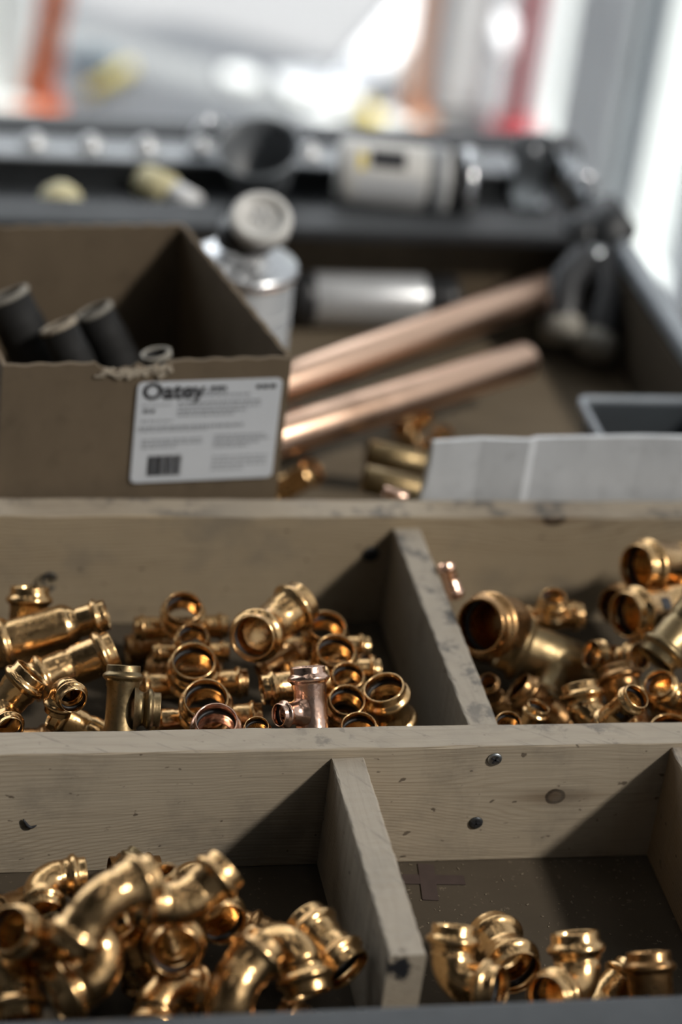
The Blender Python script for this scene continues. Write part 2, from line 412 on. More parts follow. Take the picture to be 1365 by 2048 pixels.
for sx in (XL - 0.02, XR - 0.005):
    for sy in (YF - 0.035, YB2 - 0.01):
        cp('leg', sx, sx + 0.03, sy, sy + 0.03, -0.70, -0.07, 'rim', 0.003)
        build('wheel', MB().lathe([(-0.012, 0.0), (-0.012, 0.026), (-0.008, 0.03), (0.008, 0.03), (0.012, 0.026), (0.012, 0.0)], (0, 0, 0), (1, 0, 0), 24), 'black_plastic', cart, (sx + 0.015, sy + 0.015, 0.03))
# dark red tape cross left on the tray floor
for (a, b, w_) in (((0.0638, -0.0025, 0.0006), (0.0595, -0.0369, 0.0006), 0.010), ((0.0462, -0.0163, 0.0006), (0.0852, -0.0190, 0.0006), 0.009)):
    a, b = Vector(a), Vector(b); d = (b - a); L = d.length
    build('tape_strip', MB().box((0, 0, 0), (L, w_, 0.0002 + (w_ - 0.009) * 0.2)), 'tape', cart, ((a + b) / 2 - Vector((0, 0, FZ))), (0, 0, math.atan2(d.y, d.x)))

# ------------------------------------------------------------------ wooden divider
div = thing('wooden_divider', 'bare pine board divider making open bins inside the cart tray', 'divider', (0, 0, 0))
K1 = (0.1407, 0.0000, 0.0493); KB = (0.2056, 0.2700, 0.0861)
MID_C = Vector((-0.04, 0.0113, 0.0445)); BACK_C = Vector((-0.04, 0.282, 0.0445))
M['w_mid'] = wood('pine_front_board', 'X', [(K1[0] - MID_C.x, K1[2] - MID_C.z, 0.0058), (0.012, -0.068, 0.013)], 1.3)
M['w_back'] = wood('pine_back_board', 'X', [(KB[0] - BACK_C.x, KB[2] - BACK_C.z + 0.004, 0.008)], 7.7, (), (0.43, 0.34, 0.225), (0.27, 0.19, 0.11))
M['w_d1'] = wood('pine_upper_divider', 'Y', (), 4.1, (), (0.40, 0.34, 0.26), (0.165, 0.125, 0.083))
M['w_d2'] = wood('pine_lower_divider', 'Y', (), 9.4, ((-0.003, -0.089, 0.032, 0.009, (0.02, 0.02, 0.022)),), (0.43, 0.365, 0.28), (0.28, 0.215, 0.14), 0.3)
M['w_d3'] = wood('pine_right_divider', 'Y', (), 12.4, (), (0.30, 0.22, 0.14), (0.18, 0.12, 0.07))
def board(name, x0, x1, y0, y1, z0, z1, mat, bev=0.0012):
    nseg = 40
    bm = bmesh.new(); bmesh.ops.create_cube(bm, size=1.0)
    d = (x1 - x0, y1 - y0, z1 - z0)
    for q in bm.verts: q.co = Vector((q.co.x * d[0], q.co.y * d[1], q.co.z * d[2]))
    ax = 0 if d[0] > d[1] else 1
    es = [e for e in bm.edges if abs((e.verts[0].co - e.verts[1].co)[ax]) > 0.9 * d[ax]]
    bmesh.ops.bevel(bm, geom=es, offset=bev, segments=2, affect='EDGES', profile=0.5)
    es = [e for e in bm.edges if abs((e.verts[0].co - e.verts[1].co)[ax]) > 0.9 * d[ax]]
    bmesh.ops.subdivide_edges(bm, edges=es, cuts=nseg, use_grid_fill=True)
    rnd = random.Random(int(abs(x0) * 1e4) + len(name))
    for q in bm.verts:
        if q.co.z > d[2] * 0.35:
            q.co.z += rnd.uniform(-0.0004, 0.0003); q.co[1 - ax] += rnd.uniform(-0.0003, 0.0003)
    me = bpy.data.meshes.new(name); bm.to_mesh(me); bm.free()
    for p in me.polygons: p.use_smooth = False
    return link(name, me, mat, div, ((x0 + x1) / 2, (y0 + y1) / 2, (z0 + z1) / 2))
mid_board = board('front_board', XL + 0.002, XR - 0.006, 0.0, 0.0226, 0.0, 0.089, 'w_mid')
mid_board.location.x = MID_C.x
back_board = board('back_board', XL + 0.002, XR - 0.006, 0.270, 0.294, 0.0, 0.089, 'w_back')
back_board.location.x = BACK_C.x
board('cross_board', 0.0885, 0.1082, 0.0228, 0.2698, 0.0, 0.080, 'w_d1')
board('cross_board', -0.0052, 0.0152, -0.178, -0.0002, 0.0, 0.0822, 'w_d2')
board('cross_board', 0.2095, 0.229, -0.205, -0.0002, 0.0, 0.0855, 'w_d3')
def screw(p, mat, r=0.0046, tilt=0.0, parent=None, nrm=(0, -1, 0)):
    mb = MB().lathe([(-0.004, 0.0022), (-0.0008, r * 0.8), (0.0002, r), (0.0009, r * 0.93), (0.0012, r * 0.6), (0.0012, 0.0)], (0, 0, 0), nrm, 24)
    o = build('screw', mb, mat, parent, Vector(p) - parent.location)
    cr = MB()
    for a in (tilt, tilt + math.pi / 2):
        cr.box((0, 0, 0), (r * 1.25, 0.0008, r * 0.24), 0.0, Matrix.Rotation(a, 3, 'Y'))
    build('cross_slot', cr, 'ink', o, Vector(nrm) * 0.0011)
    return o
screw((0.0973, 0.0000, 0.0792), 'zinc', 0.0046, 0.5, mid_board)
screw((0.0924, 0.0000, 0.0304), 'dark_screw', 0.0046, 0.1, mid_board)
screw((0.0751, 0.2700, 0.0583), 'dark_screw', 0.0062, 0.3, back_board)
# black wire eye on the back board, and a dark curled splinter on the front board
wp = Vector((-0.1508, 0.2700, 0.0388))
pts = [wp + Vector((0.0045 * math.cos(a), -0.002 - 0.0006 * a, 0.0056 * math.sin(a))) for a in [i * 0.33 for i in range(18)]]
pts.append(pts[-1] + Vector((-0.006, -0.001, -0.006)))
build('wire_eye', MB().tube([p - back_board.location for p in pts], 0.0011, 8), 'black_metal', back_board)
wp = Vector((-0.1841, 0.0000, 0.0375))
pts = [wp + Vector((-0.0035 + 0.008 * t, -0.0012, 0.0045 * (1 - t) ** 3 - 0.002 * math.sin(t * 3.1))) for t in [i / 8 for i in range(9)]]
build('curled_splinter', MB().tube([p - mid_board.location for p in pts], [0.0005, 0.0009, 0.0011, 0.0011, 0.0010, 0.0009, 0.0008, 0.0006, 0.0004], 8), 'ink', mid_board)
# sawdust and chips on the bare floor of the right front bin
mb = MB(); rr = random.Random(3)
for i in range(230):
    x, y = rr.uniform(0.02, 0.205), -0.002 - 0.12 * rr.random() ** 1.3
    s_ = rr.choice((0.00022, 0.0003, 0.0004, 0.0006)); L = s_ * rr.uniform(1, 3.5)
    mb.box((x, y, s_ * 0.45), (L, s_, s_ * 0.8), 0.0, Matrix.Rotation(rr.uniform(0, 3.14), 3, 'Z'))
sd_ = build('sawdust', mb, 'chip'); sd_['kind'] = 'stuff'
tag(sd_, 'fine sawdust and wood chips scattered on the bare bin floor', 'sawdust')

# ------------------------------------------------------------------ press fittings
SEG = 36
def press_out(k, L):       # (distance from the lip, outer radius)
    return [(0.0, 0.955 * k), (0.03 * k, 0.99 * k), (0.07 * k, 1.0 * k), (0.36 * k, 1.0 * k), (0.43 * k, 1.03 * k), (0.50 * k, 1.12 * k), (0.58 * k, 1.19 * k), (0.67 * k, 1.215 * k), (0.76 * k, 1.19 * k), (0.84 * k, 1.12 * k), (0.91 * k, 1.03 * k), (0.98 * k, 1.0 * k), (L - 0.16 * k, 1.0 * k), (L, 0.93 * k)]
def press_in(k, L):
    return [(0.0, 0.925 * k), (0.02 * k, 0.905 * k), (0.40 * k, 0.90 * k), (0.50 * k, 0.99 * k), (0.67 * k, 1.09 * k), (0.84 * k, 0.99 * k), (0.94 * k, 0.90 * k), (L - 0.14 * k, 0.90 * k), (L - 0.10 * k, 0.80 * k), (L, 0.80 * k)]
def frame_ring(P, X, Y, r_): return [P + (X * math.cos(2 * math.pi * j / SEG) + Y * math.sin(2 * math.pi * j / SEG)) * r_ for j in range(SEG)]
def straight(mb, A, d, Lf, kA, kB, LA, LB, X):
    """open tube from lip A along d (unit) over length Lf with pressed ends of size kA and kB"""
    Y = d.cross(X)
    o = [(s_, r_) for s_, r_ in press_out(kA, LA)] + [(Lf - s_, r_) for s_, r_ in reversed(press_out(kB, LB))]
    i_ = [(s_, r_) for s_, r_ in press_in(kA, LA)] + [(Lf - s_, r_) for s_, r_ in reversed(press_in(kB, LB))]
    rows = o + list(reversed(i_))
    mb.rings([frame_ring(A + d * s_, X, Y, r_) for s_, r_ in rows], closed=True)
def bent(mb, L, turn, kA=1.0, Rb=1.45, LA=1.55):
    """elbow: opening A at +Z, opening B turned away; both legs L long from the corner"""
    tl = Rb * math.tan(turn / 2); st = L - tl
    d2 = Vector((math.sin(math.pi - turn), 0, math.cos(math.pi - turn)))  # outward direction of leg B
    arc = Rb * turn; tot = 2 * st + arc
    ctr = Vector((0, 0, tl)) + Vector((Rb, 0, 0))
    def at(s_):
        if s_ <= st: return Vector((0, 0, L - s_)), Vector((0, 0, -1))
        if s_ >= st + arc:
            return d2 * (tl + s_ - st - arc), d2
        a = (s_ - st) / Rb
        return ctr + Vector((-math.cos(a), 0, -math.sin(a))) * Rb, Vector((math.sin(a), 0, -math.cos(a)))
    Yv = Vector((0, 1, 0))
    mids = [st + arc * q / 9 for q in range(10)]
    o = press_out(1, LA) + [(q, 0.95) for q in mids if LA < q < tot - LA] + [(tot - s_, r_) for s_, r_ in reversed(press_out(1, LA))]
    i_ = press_in(1, LA) + [(q, 0.80) for q in mids if LA < q < tot - LA] + [(tot - s_, r_) for s_, r_ in reversed(press_in(1, LA))]
    rg = []
    for s_, r_ in o + list(reversed(i_)):
        P, T = at(s_)
        rg.append(frame_ring(P, Yv.cross(T), Yv, r_))
    mb.rings(rg, closed=True)
    return d2
def branch(mb, L, kb, kr):
    o = press_out(kb, min(1.5 * kb, L - kr * 1.25))[:-2] + [(L - kr * 1.32, 0.97 * kb), (L - kr * 1.12, 1.02 * kb), (L - kr * 0.98, 1.12 * kb), (L - kr * 0.86, 1.27 * kb), (L - kr * 0.72, 1.40 * kb)]
    Li = max(1.0 * kb, L - kr * 1.0)
    i_ = [(s_, r_) for s_, r_ in press_in(kb, Li)]
    rows = list(reversed(o)) + i_
    if kr < kb: rows = [(min(s_, L - kr * 0.3), min(r_, 1.22 * kb)) for s_, r_ in rows]
    mb.rings([frame_ring(Vector((0, 0, L - s_)), Vector((1, 0, 0)), Vector((0, 1, 0)), r_) for s_, r_ in rows])
def seal_mesh(k):
    mb = MB(); n1 = 28; n2 = 8; rg = []
    for j in range(n1):
        a = 2 * math.pi * j / n1
        rg.append([Vector((math.cos(a) * (0.965 * k + 0.105 * k * math.cos(b)), math.sin(a) * (0.965 * k + 0.105 * k * math.cos(b)), 0.12 * k * math.sin(b))) for b in [2 * math.pi * q / n2 for q in range(n2)]])
    mb.rings(rg, closed=True); me = mb.mesh('sealing_ring'); me.materials.append(M['rubber']); return me
PX, PY, PZ = Vector((1, 0, 0)), Vector((0, 1, 0)), Vector((0, 0, 1))
KIND = {}
def kind(name, mb, ends):
    KIND[name] = (mb, ends)
mb = MB(); straight(mb, PZ * 2.2, -PZ, 4.4, 1, 1, 2.1, 2.1, PX); kind('coupling', mb, [(PZ * 2.2, PZ, 1), (-PZ * 2.2, -PZ, 1)])
mb = MB(); straight(mb, PZ * 1.5, -PZ, 3.0, 1, 1, 1.4, 1.4, PX); kind('short', mb, [(PZ * 1.5, PZ, 1), (-PZ * 1.5, -PZ, 1)])
mb = MB(); mb.rings([frame_ring(PZ * h, PX, PY, r_) for h, r_ in ((2.2, .96), (2.16, 1), (-2.16, 1), (-2.2, .96), (-2.2, .9), (2.2, .9))], closed=True); kind('sleeve', mb, [])
mb = MB(); straight(mb, PZ * 2.6, -PZ, 5.2, 1, 0.68, 3.55, 1.3, PX); kind('reducer', mb, [(PZ * 2.6, PZ, 1), (-PZ * 2.6, -PZ, .68)])
mb = MB(); d2 = bent(mb, 2.4, math.pi / 2, 1, 1.2, 1.2); kind('elbow', mb, [(PZ * 2.4, PZ, 1), (d2 * 2.4, d2, 1)])
mb = MB(); d2 = bent(mb, 2.4, math.pi / 4, 1, 1.9); kind('elbow45', mb, [(PZ * 2.4, PZ, 1), (d2 * 2.4, d2, 1)])
mb = MB(); mb.rings([frame_ring(PZ * (1.1 - s_), PX, PY, r_) for s_, r_ in [(2.3, 0.02), (2.28, 0.5), (2.2, 0.78), (2.0, 0.93)] + list(reversed(press_out(1, 1.7)[:-1])) + press_in(1, 1.6)[:-2] + [(1.75, 0.87), (2.05, 0.70), (2.12, 0.02)]]); kind('cap', mb, [(PZ * 1.1, PZ, 1)])
def tee(name, Lx, Lmx, kx, kmx, Lb, kb, kr, LAx, LAm):
    mb = MB(); straight(mb, PX * Lx, -PX, Lx + Lmx, kx, kmx, LAx, LAm, PY); branch(mb, Lb, kb, kr)
    kind(name, mb, [(PX * Lx, PX, kx), (-PX * Lmx, -PX, kmx), (PZ * Lb, PZ, kb)])
tee('tee', 2.5, 2.5, 1, 1, 2.3, 1.0, 1.0, 1.35, 1.35)
tee('bulltee', 2.5, 2.5, 0.62, 0.62, 2.0, 1.0, 0.62, 1.2, 1.2)
tee('redtee', 2.5, 2.5, 1, 1, 2.3, 0.66, 1.0, 1.35, 1.35)
tee('bigtee', 3.3, 2.0, 0.52, 1.0, 2.1, 0.55, 1.0, 1.9, 3.0)
SEAL = seal_mesh(1.0)
MESHES = {}
def fitting(knd, name, loc, axes, s_, mat, label=None, group=None):
    mb, ends = KIND[knd]
    if (knd, mat) not in MESHES:
        me = mb.mesh(knd); me.materials.append(M[mat]); MESHES[(knd, mat)] = me
    o = bpy.data.objects.new(name, MESHES[(knd, mat)]); COL.objects.link(o)
    X, Z = Vector(axes[0]), Vector(axes[1]); Y = Z.cross(X)
    R = Matrix((X, Y, Z)).transposed().to_4x4()
    o.matrix_world = Matrix.Translation(loc) @ R @ Matrix.Scale(s_, 4)
    for P, d, k in ends:
        c = bpy.data.objects.new('sealing_ring', SEAL); COL.objects.link(c); c.parent = o
        c.location = P - d * (0.67 * k); c.rotation_euler = d.to_track_quat('Z', 'Y').to_euler(); c.scale = (k, k, k)
    if label: tag(o, label, 'pipe fitting', group)
    return o
FITTINGS = [
    ('coupling', 'coupling_fitting', (-0.1707, 0.1973, 0.0445), ((0.9762, -0.2053, 0.0694), (0.0385, 0.4795, 0.8767)), 0.01291, 'bronze', 'upright bronze fitting at far left beside the black wire loop', 'fittings in the left middle bin'),
    ('reducer', 'reducer_fitting', (-0.1595, 0.1708, 0.0607), ((-0.1945, -0.8385, 0.5089), (-0.9401, 0.0113, -0.3407)), 0.01498, 'bronze', 'long stepped reducer slanting across the left edge of the middle bin', 'fittings in the left middle bin'),
    ('coupling', 'coupling_fitting', (-0.1479, 0.1326, 0.0590), ((-0.0275, -0.8170, 0.5760), (0.9314, 0.1883, 0.3116)), 0.01315, 'bronze', 'bronze coupling lying just below the long stepped reducer', 'fittings in the left middle bin'),
    ('redtee', 'tee_fitting', (-0.1967, 0.0862, 0.0594), ((0.6393, 0.2355, 0.7320), (0.1645, -0.9718, 0.1689)), 0.01237, 'bronze', 'wide tee at the left edge, beaded end up, small branch facing out', 'fittings in the left middle bin'),
    ('elbow', 'elbow_fitting', (-0.1597, 0.0677, 0.0912), ((-0.1922, -0.0980, -0.9765), (0.1688, -0.9835, 0.0654)), 0.00843, 'bronze', 'small shiny elbow with its round mouth facing out, left of the dull tee', 'fittings in the left middle bin'),
    ('tee', 'tee_fitting', (-0.1245, 0.0656, 0.0744), ((0.0636, 0.5569, 0.8281), (0.9920, -0.1256, 0.0083)), 0.01046, 'dull', 'dull unpolished tee standing upright, branch pointing right', 'fittings in the left middle bin'),
    ('coupling', 'coupling_fitting', (-0.1450, 0.0766, 0.0511), ((-0.0329, -0.9022, 0.4301), (-0.8906, 0.2218, 0.3971)), 0.01023, 'bronze', 'coupling half buried behind the front left small mouth', 'fittings in the left middle bin'),
    ('bulltee', 'tee_fitting', (-0.0670, 0.2042, 0.0406), ((0.9984, -0.0364, 0.0433), (-0.0538, -0.3754, 0.9253)), 0.01267, 'bronze', 'rearmost tee of the centre column, wide mouth against the back board', 'fittings in the left middle bin'),
    ('bulltee', 'tee_fitting', (-0.0657, 0.1676, 0.0452), ((0.9984, -0.0364, 0.0433), (-0.0538, -0.3754, 0.9253)), 0.01015, 'bronze', 'smallest tee of the centre column, second from the back board', 'fittings in the left middle bin'),
    ('bulltee', 'tee_fitting', (-0.0695, 0.1301, 0.0454), ((0.9955, -0.0509, 0.0801), (-0.0933, -0.3696, 0.9245)), 0.01437, 'bronze', 'third tee of the centre column, wide mouth up with dark seal', 'fittings in the left middle bin'),
    ('bulltee', 'tee_fitting', (-0.0670, 0.0864, 0.0490), ((0.9912, -0.0719, 0.1108), (-0.1309, -0.4230, 0.8966)), 0.01432, 'bronze', 'fourth tee of the centre column, right behind the bright ring', 'fittings in the left middle bin'),
    ('bulltee', 'tee_fitting', (-0.0659, 0.0527, 0.0545), ((0.9939, -0.0538, 0.0966), (-0.1092, -0.3405, 0.9339)), 0.01344, 'pink', 'bright thin ring at the front of the centre column, cut by the board', 'fittings in the left middle bin'),
    ('short', 'coupling_fitting', (-0.0443, 0.0339, 0.0733), ((0.9769, -0.1811, 0.1131), (-0.1537, -0.2288, 0.9613)), 0.00760, 'bronze', 'narrow ring barely showing over the board beside the bright ring', 'fittings in the left middle bin'),
    ('elbow45', 'angled_elbow_fitting', (-0.0201, 0.1527, 0.0738), ((0.6865, -0.0373, 0.7261), (-0.4227, -0.8330, 0.3569)), 0.01473, 'bronze', 'thick-walled angled elbow with black round mouth facing the viewer', 'fittings in the left middle bin'),
    ('coupling', 'coupling_fitting', (-0.0065, 0.1552, 0.0451), ((0.0602, -0.7793, 0.6238), (0.8978, 0.3154, 0.3074)), 0.00764, 'dark', 'narrow dark coupling lying under the black-mouthed angled elbow', 'fittings in the left middle bin'),
    ('coupling', 'coupling_fitting', (-0.0116, 0.0886, 0.0734), ((-0.0149, -0.8445, 0.5354), (-0.9922, -0.0538, -0.1125)), 0.00978, 'bronze', 'bronze coupling lying level between the two columns of tees', 'fittings in the left middle bin'),
    ('bulltee', 'tee_fitting', (0.0249, 0.1768, 0.0417), ((0.9997, -0.0226, 0.0111), (-0.0183, -0.3478, 0.9374)), 0.01297, 'bronze', 'rearmost tee of the right column, mouth up near the divider', 'fittings in the left middle bin'),
    ('bulltee', 'tee_fitting', (0.0235, 0.1368, 0.0500), ((0.9984, -0.0364, 0.0433), (-0.0538, -0.3754, 0.9253)), 0.01298, 'bronze', 'second tee of the right column, mouth overlapping the one behind', 'fittings in the left middle bin'),
    ('bulltee', 'tee_fitting', (0.0262, 0.1059, 0.0543), ((0.9974, -0.0405, 0.0592), (-0.0695, -0.3467, 0.9354)), 0.01055, 'bronze', 'small third tee mouth of the right column', 'fittings in the left middle bin'),
    ('short', 'coupling_fitting', (0.0181, 0.0697, 0.0639), ((0.9971, -0.0437, 0.0616), (-0.0735, -0.3726, 0.9251)), 0.01157, 'bronze', 'fourth round mouth of the right column, left of the tall coupling', 'fittings in the left middle bin'),
    ('short', 'coupling_fitting', (0.0470, 0.0702, 0.0675), ((0.4978, 0.8196, 0.2835), (-0.3354, -0.1196, 0.9345)), 0.01318, 'bronze', 'tall coupling standing mouth up against the divider', 'fittings in the left middle bin'),
    ('coupling', 'coupling_fitting', (0.0221, 0.0395, 0.0582), ((0.9769, -0.1811, 0.1131), (-0.1537, -0.2288, 0.9613)), 0.01107, 'bronze', 'ring of a coupling just clearing the board below the tall coupling', 'fittings in the left middle bin'),
    ('redtee', 'tee_fitting', (-0.0096, 0.0469, 0.0834), ((-0.0769, 0.5429, 0.8363), (-0.8963, -0.4051, 0.1806)), 0.01098, 'pink', 'bright pinkish tee at the board edge with small mouth facing left', 'fittings in the left middle bin'),
    ('coupling', 'coupling_fitting', (0.0460, 0.1583, 0.0311), ((-0.6079, -0.7916, -0.0613), (0.3865, -0.3625, 0.8481)), 0.00800, 'dark', 'small dark fitting in shadow at the foot of the divider', 'fittings in the left middle bin'),
    ('coupling', 'coupling_fitting', (0.1172, 0.2082, 0.0750), ((-0.1799, -0.8890, 0.4211), (-0.3415, 0.4579, 0.8208)), 0.00582, 'pink', 'slim pink copper fitting leaning on the divider top', 'fittings in the right middle bin'),
    ('cap', 'cap_fitting', (0.1351, 0.1500, 0.0779), ((0.5345, -0.2386, 0.8108), (-0.7569, -0.5618, 0.3337)), 0.01880, 'dark', 'very wide cup shaped fitting with dark mouth beside the divider', 'fittings in the right middle bin'),
    ('bigtee', 'tee_fitting', (0.1879, 0.1688, 0.0341), ((0.9123, -0.3509, -0.2114), (-0.3961, -0.8870, -0.2372)), 0.01922, 'dull', 'large dull reducing tee lying across the bin with branch forward', 'fittings in the right middle bin'),
    ('tee', 'tee_fitting', (0.1935, 0.2060, 0.0456), ((0.9921, -0.0377, 0.1196), (-0.1244, -0.1710, 0.9774)), 0.00900, 'bronze', 'small tee with mouth up behind the large dull tee', 'fittings in the right middle bin'),
    ('coupling', 'coupling_fitting', (0.2771, 0.2092, 0.0867), ((-0.0312, 0.5036, 0.8634), (-0.9091, -0.3733, 0.1849)), 0.01686, 'bronze', 'topmost coupling of the right heap, leaning on the back board', 'fittings in the right middle bin'),
    ('coupling', 'coupling_fitting', (0.2564, 0.1666, 0.0781), ((-0.0764, 0.4843, 0.8715), (-0.9064, -0.3979, 0.1416)), 0.01584, 'bronze', 'glossy coupling with two bright spots below the topmost one', 'fittings in the right middle bin'),
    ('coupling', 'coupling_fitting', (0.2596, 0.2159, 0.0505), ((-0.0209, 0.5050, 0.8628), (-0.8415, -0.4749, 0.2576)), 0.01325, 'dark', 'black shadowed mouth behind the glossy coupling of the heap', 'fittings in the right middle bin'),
    ('coupling', 'coupling_fitting', (0.2511, 0.1132, 0.1000), ((-0.7406, 0.2822, 0.6098), (-0.6649, -0.4385, -0.6046)), 0.01379, 'dull', 'grey tinged coupling with a thick bead slanting at the right edge', 'fittings in the right middle bin'),
    ('elbow', 'elbow_fitting', (0.2222, 0.1439, 0.0514), ((-0.8968, -0.2010, 0.3941), (0.4225, -0.6534, 0.6281)), 0.00971, 'bronze', 'narrow round mouth at the end of the large dull tee', 'fittings in the right middle bin'),
    ('elbow', 'elbow_fitting', (0.2385, 0.0863, 0.0623), ((0.8139, -0.4981, 0.2992), (-0.5194, -0.3929, 0.7589)), 0.00973, 'bronze', 'elbow mouth facing left just under the grey coupling', 'fittings in the right middle bin'),
    ('elbow', 'elbow_fitting', (0.1834, 0.0731, 0.0480), ((0.8560, -0.2724, 0.4393), (-0.1386, 0.6978, 0.7027)), 0.01240, 'bronze', 'upright elbow with capped bead, in front of the dull tee branch', 'fittings in the right middle bin'),
    ('coupling', 'coupling_fitting', (0.2146, 0.0943, 0.0503), ((0.9716, -0.0185, 0.2359), (-0.1259, 0.8038, 0.5815)), 0.01228, 'dark', 'brown domed fitting end behind the bright tilted ring', 'fittings in the right middle bin'),
    ('coupling', 'coupling_fitting', (0.1911, 0.0471, 0.0792), ((0.9291, -0.0089, -0.3696), (0.3436, -0.3486, 0.8720)), 0.00882, 'bronze', 'short fitting with a bright tilted ring, dark square mark on its side', 'fittings in the right middle bin'),
    ('short', 'coupling_fitting', (0.2487, 0.0954, 0.0480), ((0.4208, 0.2098, 0.8826), (0.7268, -0.6602, -0.1896)), 0.01125, 'bronze', 'glossy tube running out of the picture at lower right', 'fittings in the right middle bin'),
    ('coupling', 'coupling_fitting', (0.2269, 0.0407, 0.0430), ((0.9825, -0.1749, 0.0637), (-0.0867, -0.1277, 0.9880)), 0.01399, 'bronze', 'wide ring just over the board at the far right', 'fittings in the right middle bin'),
    ('short', 'coupling_fitting', (0.1179, 0.0447, 0.0663), ((0.9842, -0.1640, 0.0665), (-0.1204, -0.3446, 0.9310)), 0.00815, 'bronze', 'thin ring at the corner of divider and front board', 'fittings in the right middle bin'),
    ('coupling', 'coupling_fitting', (0.1274, 0.1157, 0.0486), ((0.9194, -0.2688, 0.2871), (-0.3785, -0.4065, 0.8316)), 0.00622, 'dark', 'small ring tucked behind the divider edge', 'fittings in the right middle bin'),
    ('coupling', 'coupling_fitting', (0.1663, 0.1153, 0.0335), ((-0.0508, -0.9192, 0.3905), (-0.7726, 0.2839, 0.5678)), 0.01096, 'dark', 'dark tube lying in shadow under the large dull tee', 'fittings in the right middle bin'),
    ('coupling', 'coupling_fitting', (0.1440, 0.0783, 0.0456), ((0.9458, -0.1998, -0.2560), (0.2639, 0.0135, 0.9645)), 0.00775, 'bronze', 'small golden fitting upright below the dull tee branch', 'fittings in the right middle bin'),
    ('elbow', 'elbow_fitting', (-0.1831, -0.0618, 0.0458), ((0.0241, -0.9923, -0.1218), (0.9985, 0.0178, 0.0526)), 0.01115, 'bronze', 'elbow at the rear left with its beaded end pointing right', 'fittings in the left front bin'),
    ('elbow45', 'angled_elbow_fitting', (-0.1623, -0.1675, 0.1195), ((0.1316, -0.0490, -0.9901), (0.8961, 0.4329, 0.0977)), 0.01283, 'bronze', 'angled elbow with bright bead in the middle of the rear heap', 'fittings in the left front bin'),
    ('coupling', 'coupling_fitting', (-0.1368, -0.0646, 0.0458), ((-0.0072, -0.7126, 0.7016), (0.6678, 0.5188, 0.5338)), 0.00873, 'dull', 'fitting end peeping out behind the angled elbow', 'fittings in the left front bin'),
    ('elbow45', 'angled_elbow_fitting', (-0.1134, -0.1462, 0.0952), ((-0.6403, 0.4015, 0.6549), (0.7631, 0.4298, 0.4826)), 0.01287, 'bronze', 'angled elbow raising its beaded end beside the bare floor', 'fittings in the left front bin'),
    ('coupling', 'coupling_fitting', (-0.1933, -0.1442, 0.0725), ((0.5062, -0.8521, -0.1331), (-0.5776, -0.4496, 0.6813)), 0.01280, 'bronze', 'open ringed end at the left edge of the front bin', 'fittings in the left front bin'),
    ('elbow', 'elbow_fitting', (-0.2019, -0.1409, 0.0532), ((-0.9039, 0.2131, -0.3708), (0.0356, -0.8265, -0.5618)), 0.01273, 'bronze', 'elbow bending down at the lower left corner of the picture', 'fittings in the left front bin'),
    ('elbow', 'elbow_fitting', (-0.1547, -0.1666, 0.0701), ((-0.4388, 0.5699, 0.6947), (-0.8965, -0.3302, -0.2954)), 0.01426, 'bronze', 'large glossy elbow with its mouth turned to the lower left', 'fittings in the left front bin'),
    ('elbow', 'elbow_fitting', (-0.1162, -0.1251, 0.0596), ((-0.3252, 0.3480, 0.8793), (-0.0584, -0.9354, 0.3486)), 0.01426, 'bronze', 'elbow showing its wide round mouth in the heap centre', 'fittings in the left front bin'),
    ('elbow', 'elbow_fitting', (-0.1250, -0.1545, 0.0473), ((0.9479, -0.0050, -0.3186), (-0.1778, -0.8381, -0.5157)), 0.01278, 'bronze', 'domed elbow at the bottom edge below the wide round mouth', 'fittings in the left front bin'),
    ('elbow45', 'angled_elbow_fitting', (-0.0925, -0.1841, 0.0677), ((0.6085, -0.1588, -0.7775), (0.6497, 0.6622, 0.3733)), 0.01369, 'bronze', 'elbow with strong white highlights bending down to the left', 'fittings in the left front bin'),
    ('elbow', 'elbow_fitting', (-0.0525, -0.1469, 0.0701), ((-0.6018, 0.3618, -0.7120), (0.2337, -0.7727, -0.5902)), 0.01352, 'bronze', 'large smooth elbow arching down to the right', 'fittings in the left front bin'),
    ('short', 'coupling_fitting', (-0.0298, -0.1349, 0.0536), ((0.3656, 0.0232, 0.9305), (0.5087, -0.8422, -0.1789)), 0.01405, 'bronze', 'fitting with dark mouth beside the lower divider', 'fittings in the left front bin'),
    ('coupling', 'coupling_fitting', (-0.0899, -0.0908, 0.0497), ((0.0622, 0.2384, 0.9692), (0.2094, -0.9526, 0.2208)), 0.01297, 'bronze', 'shaded coupling end behind the two arching elbows', 'fittings in the left front bin'),
    ('elbow45', 'angled_elbow_fitting', (-0.1692, -0.1036, 0.0278), ((0.2642, -0.9575, -0.1161), (-0.4588, -0.2307, 0.8581)), 0.01077, 'dull', 'dull angled elbow under the rear left elbow', 'fittings in the left front bin'),
    ('coupling', 'coupling_fitting', (-0.1347, -0.1185, 0.0352), ((0.8957, -0.1750, 0.4088), (-0.4070, 0.0474, 0.9122)), 0.01135, 'bronze', 'upright coupling behind the large glossy elbow', 'fittings in the left front bin'),
    ('elbow', 'elbow_fitting', (0.0352, -0.1654, 0.0510), ((0.7701, -0.5670, 0.2925), (0.1164, 0.5756, 0.8094)), 0.01289, 'bronze', 'leftmost elbow on the bare floor, standing against the divider', 'fittings in the right front bin'),
    ('short', 'coupling_fitting', (0.0783, -0.1261, 0.0359), ((0.0634, 0.1094, 0.9920), (0.1454, -0.9844, 0.0993)), 0.01439, 'bronze', 'coupling with an amber lit round mouth between two elbows', 'fittings in the right front bin'),
    ('elbow', 'elbow_fitting', (0.1071, -0.1784, 0.0520), ((-0.7990, -0.5127, 0.3141), (-0.0658, 0.5938, 0.8019)), 0.01352, 'bronze', 'glossy upright elbow with second mouth facing lower left', 'fittings in the right front bin'),
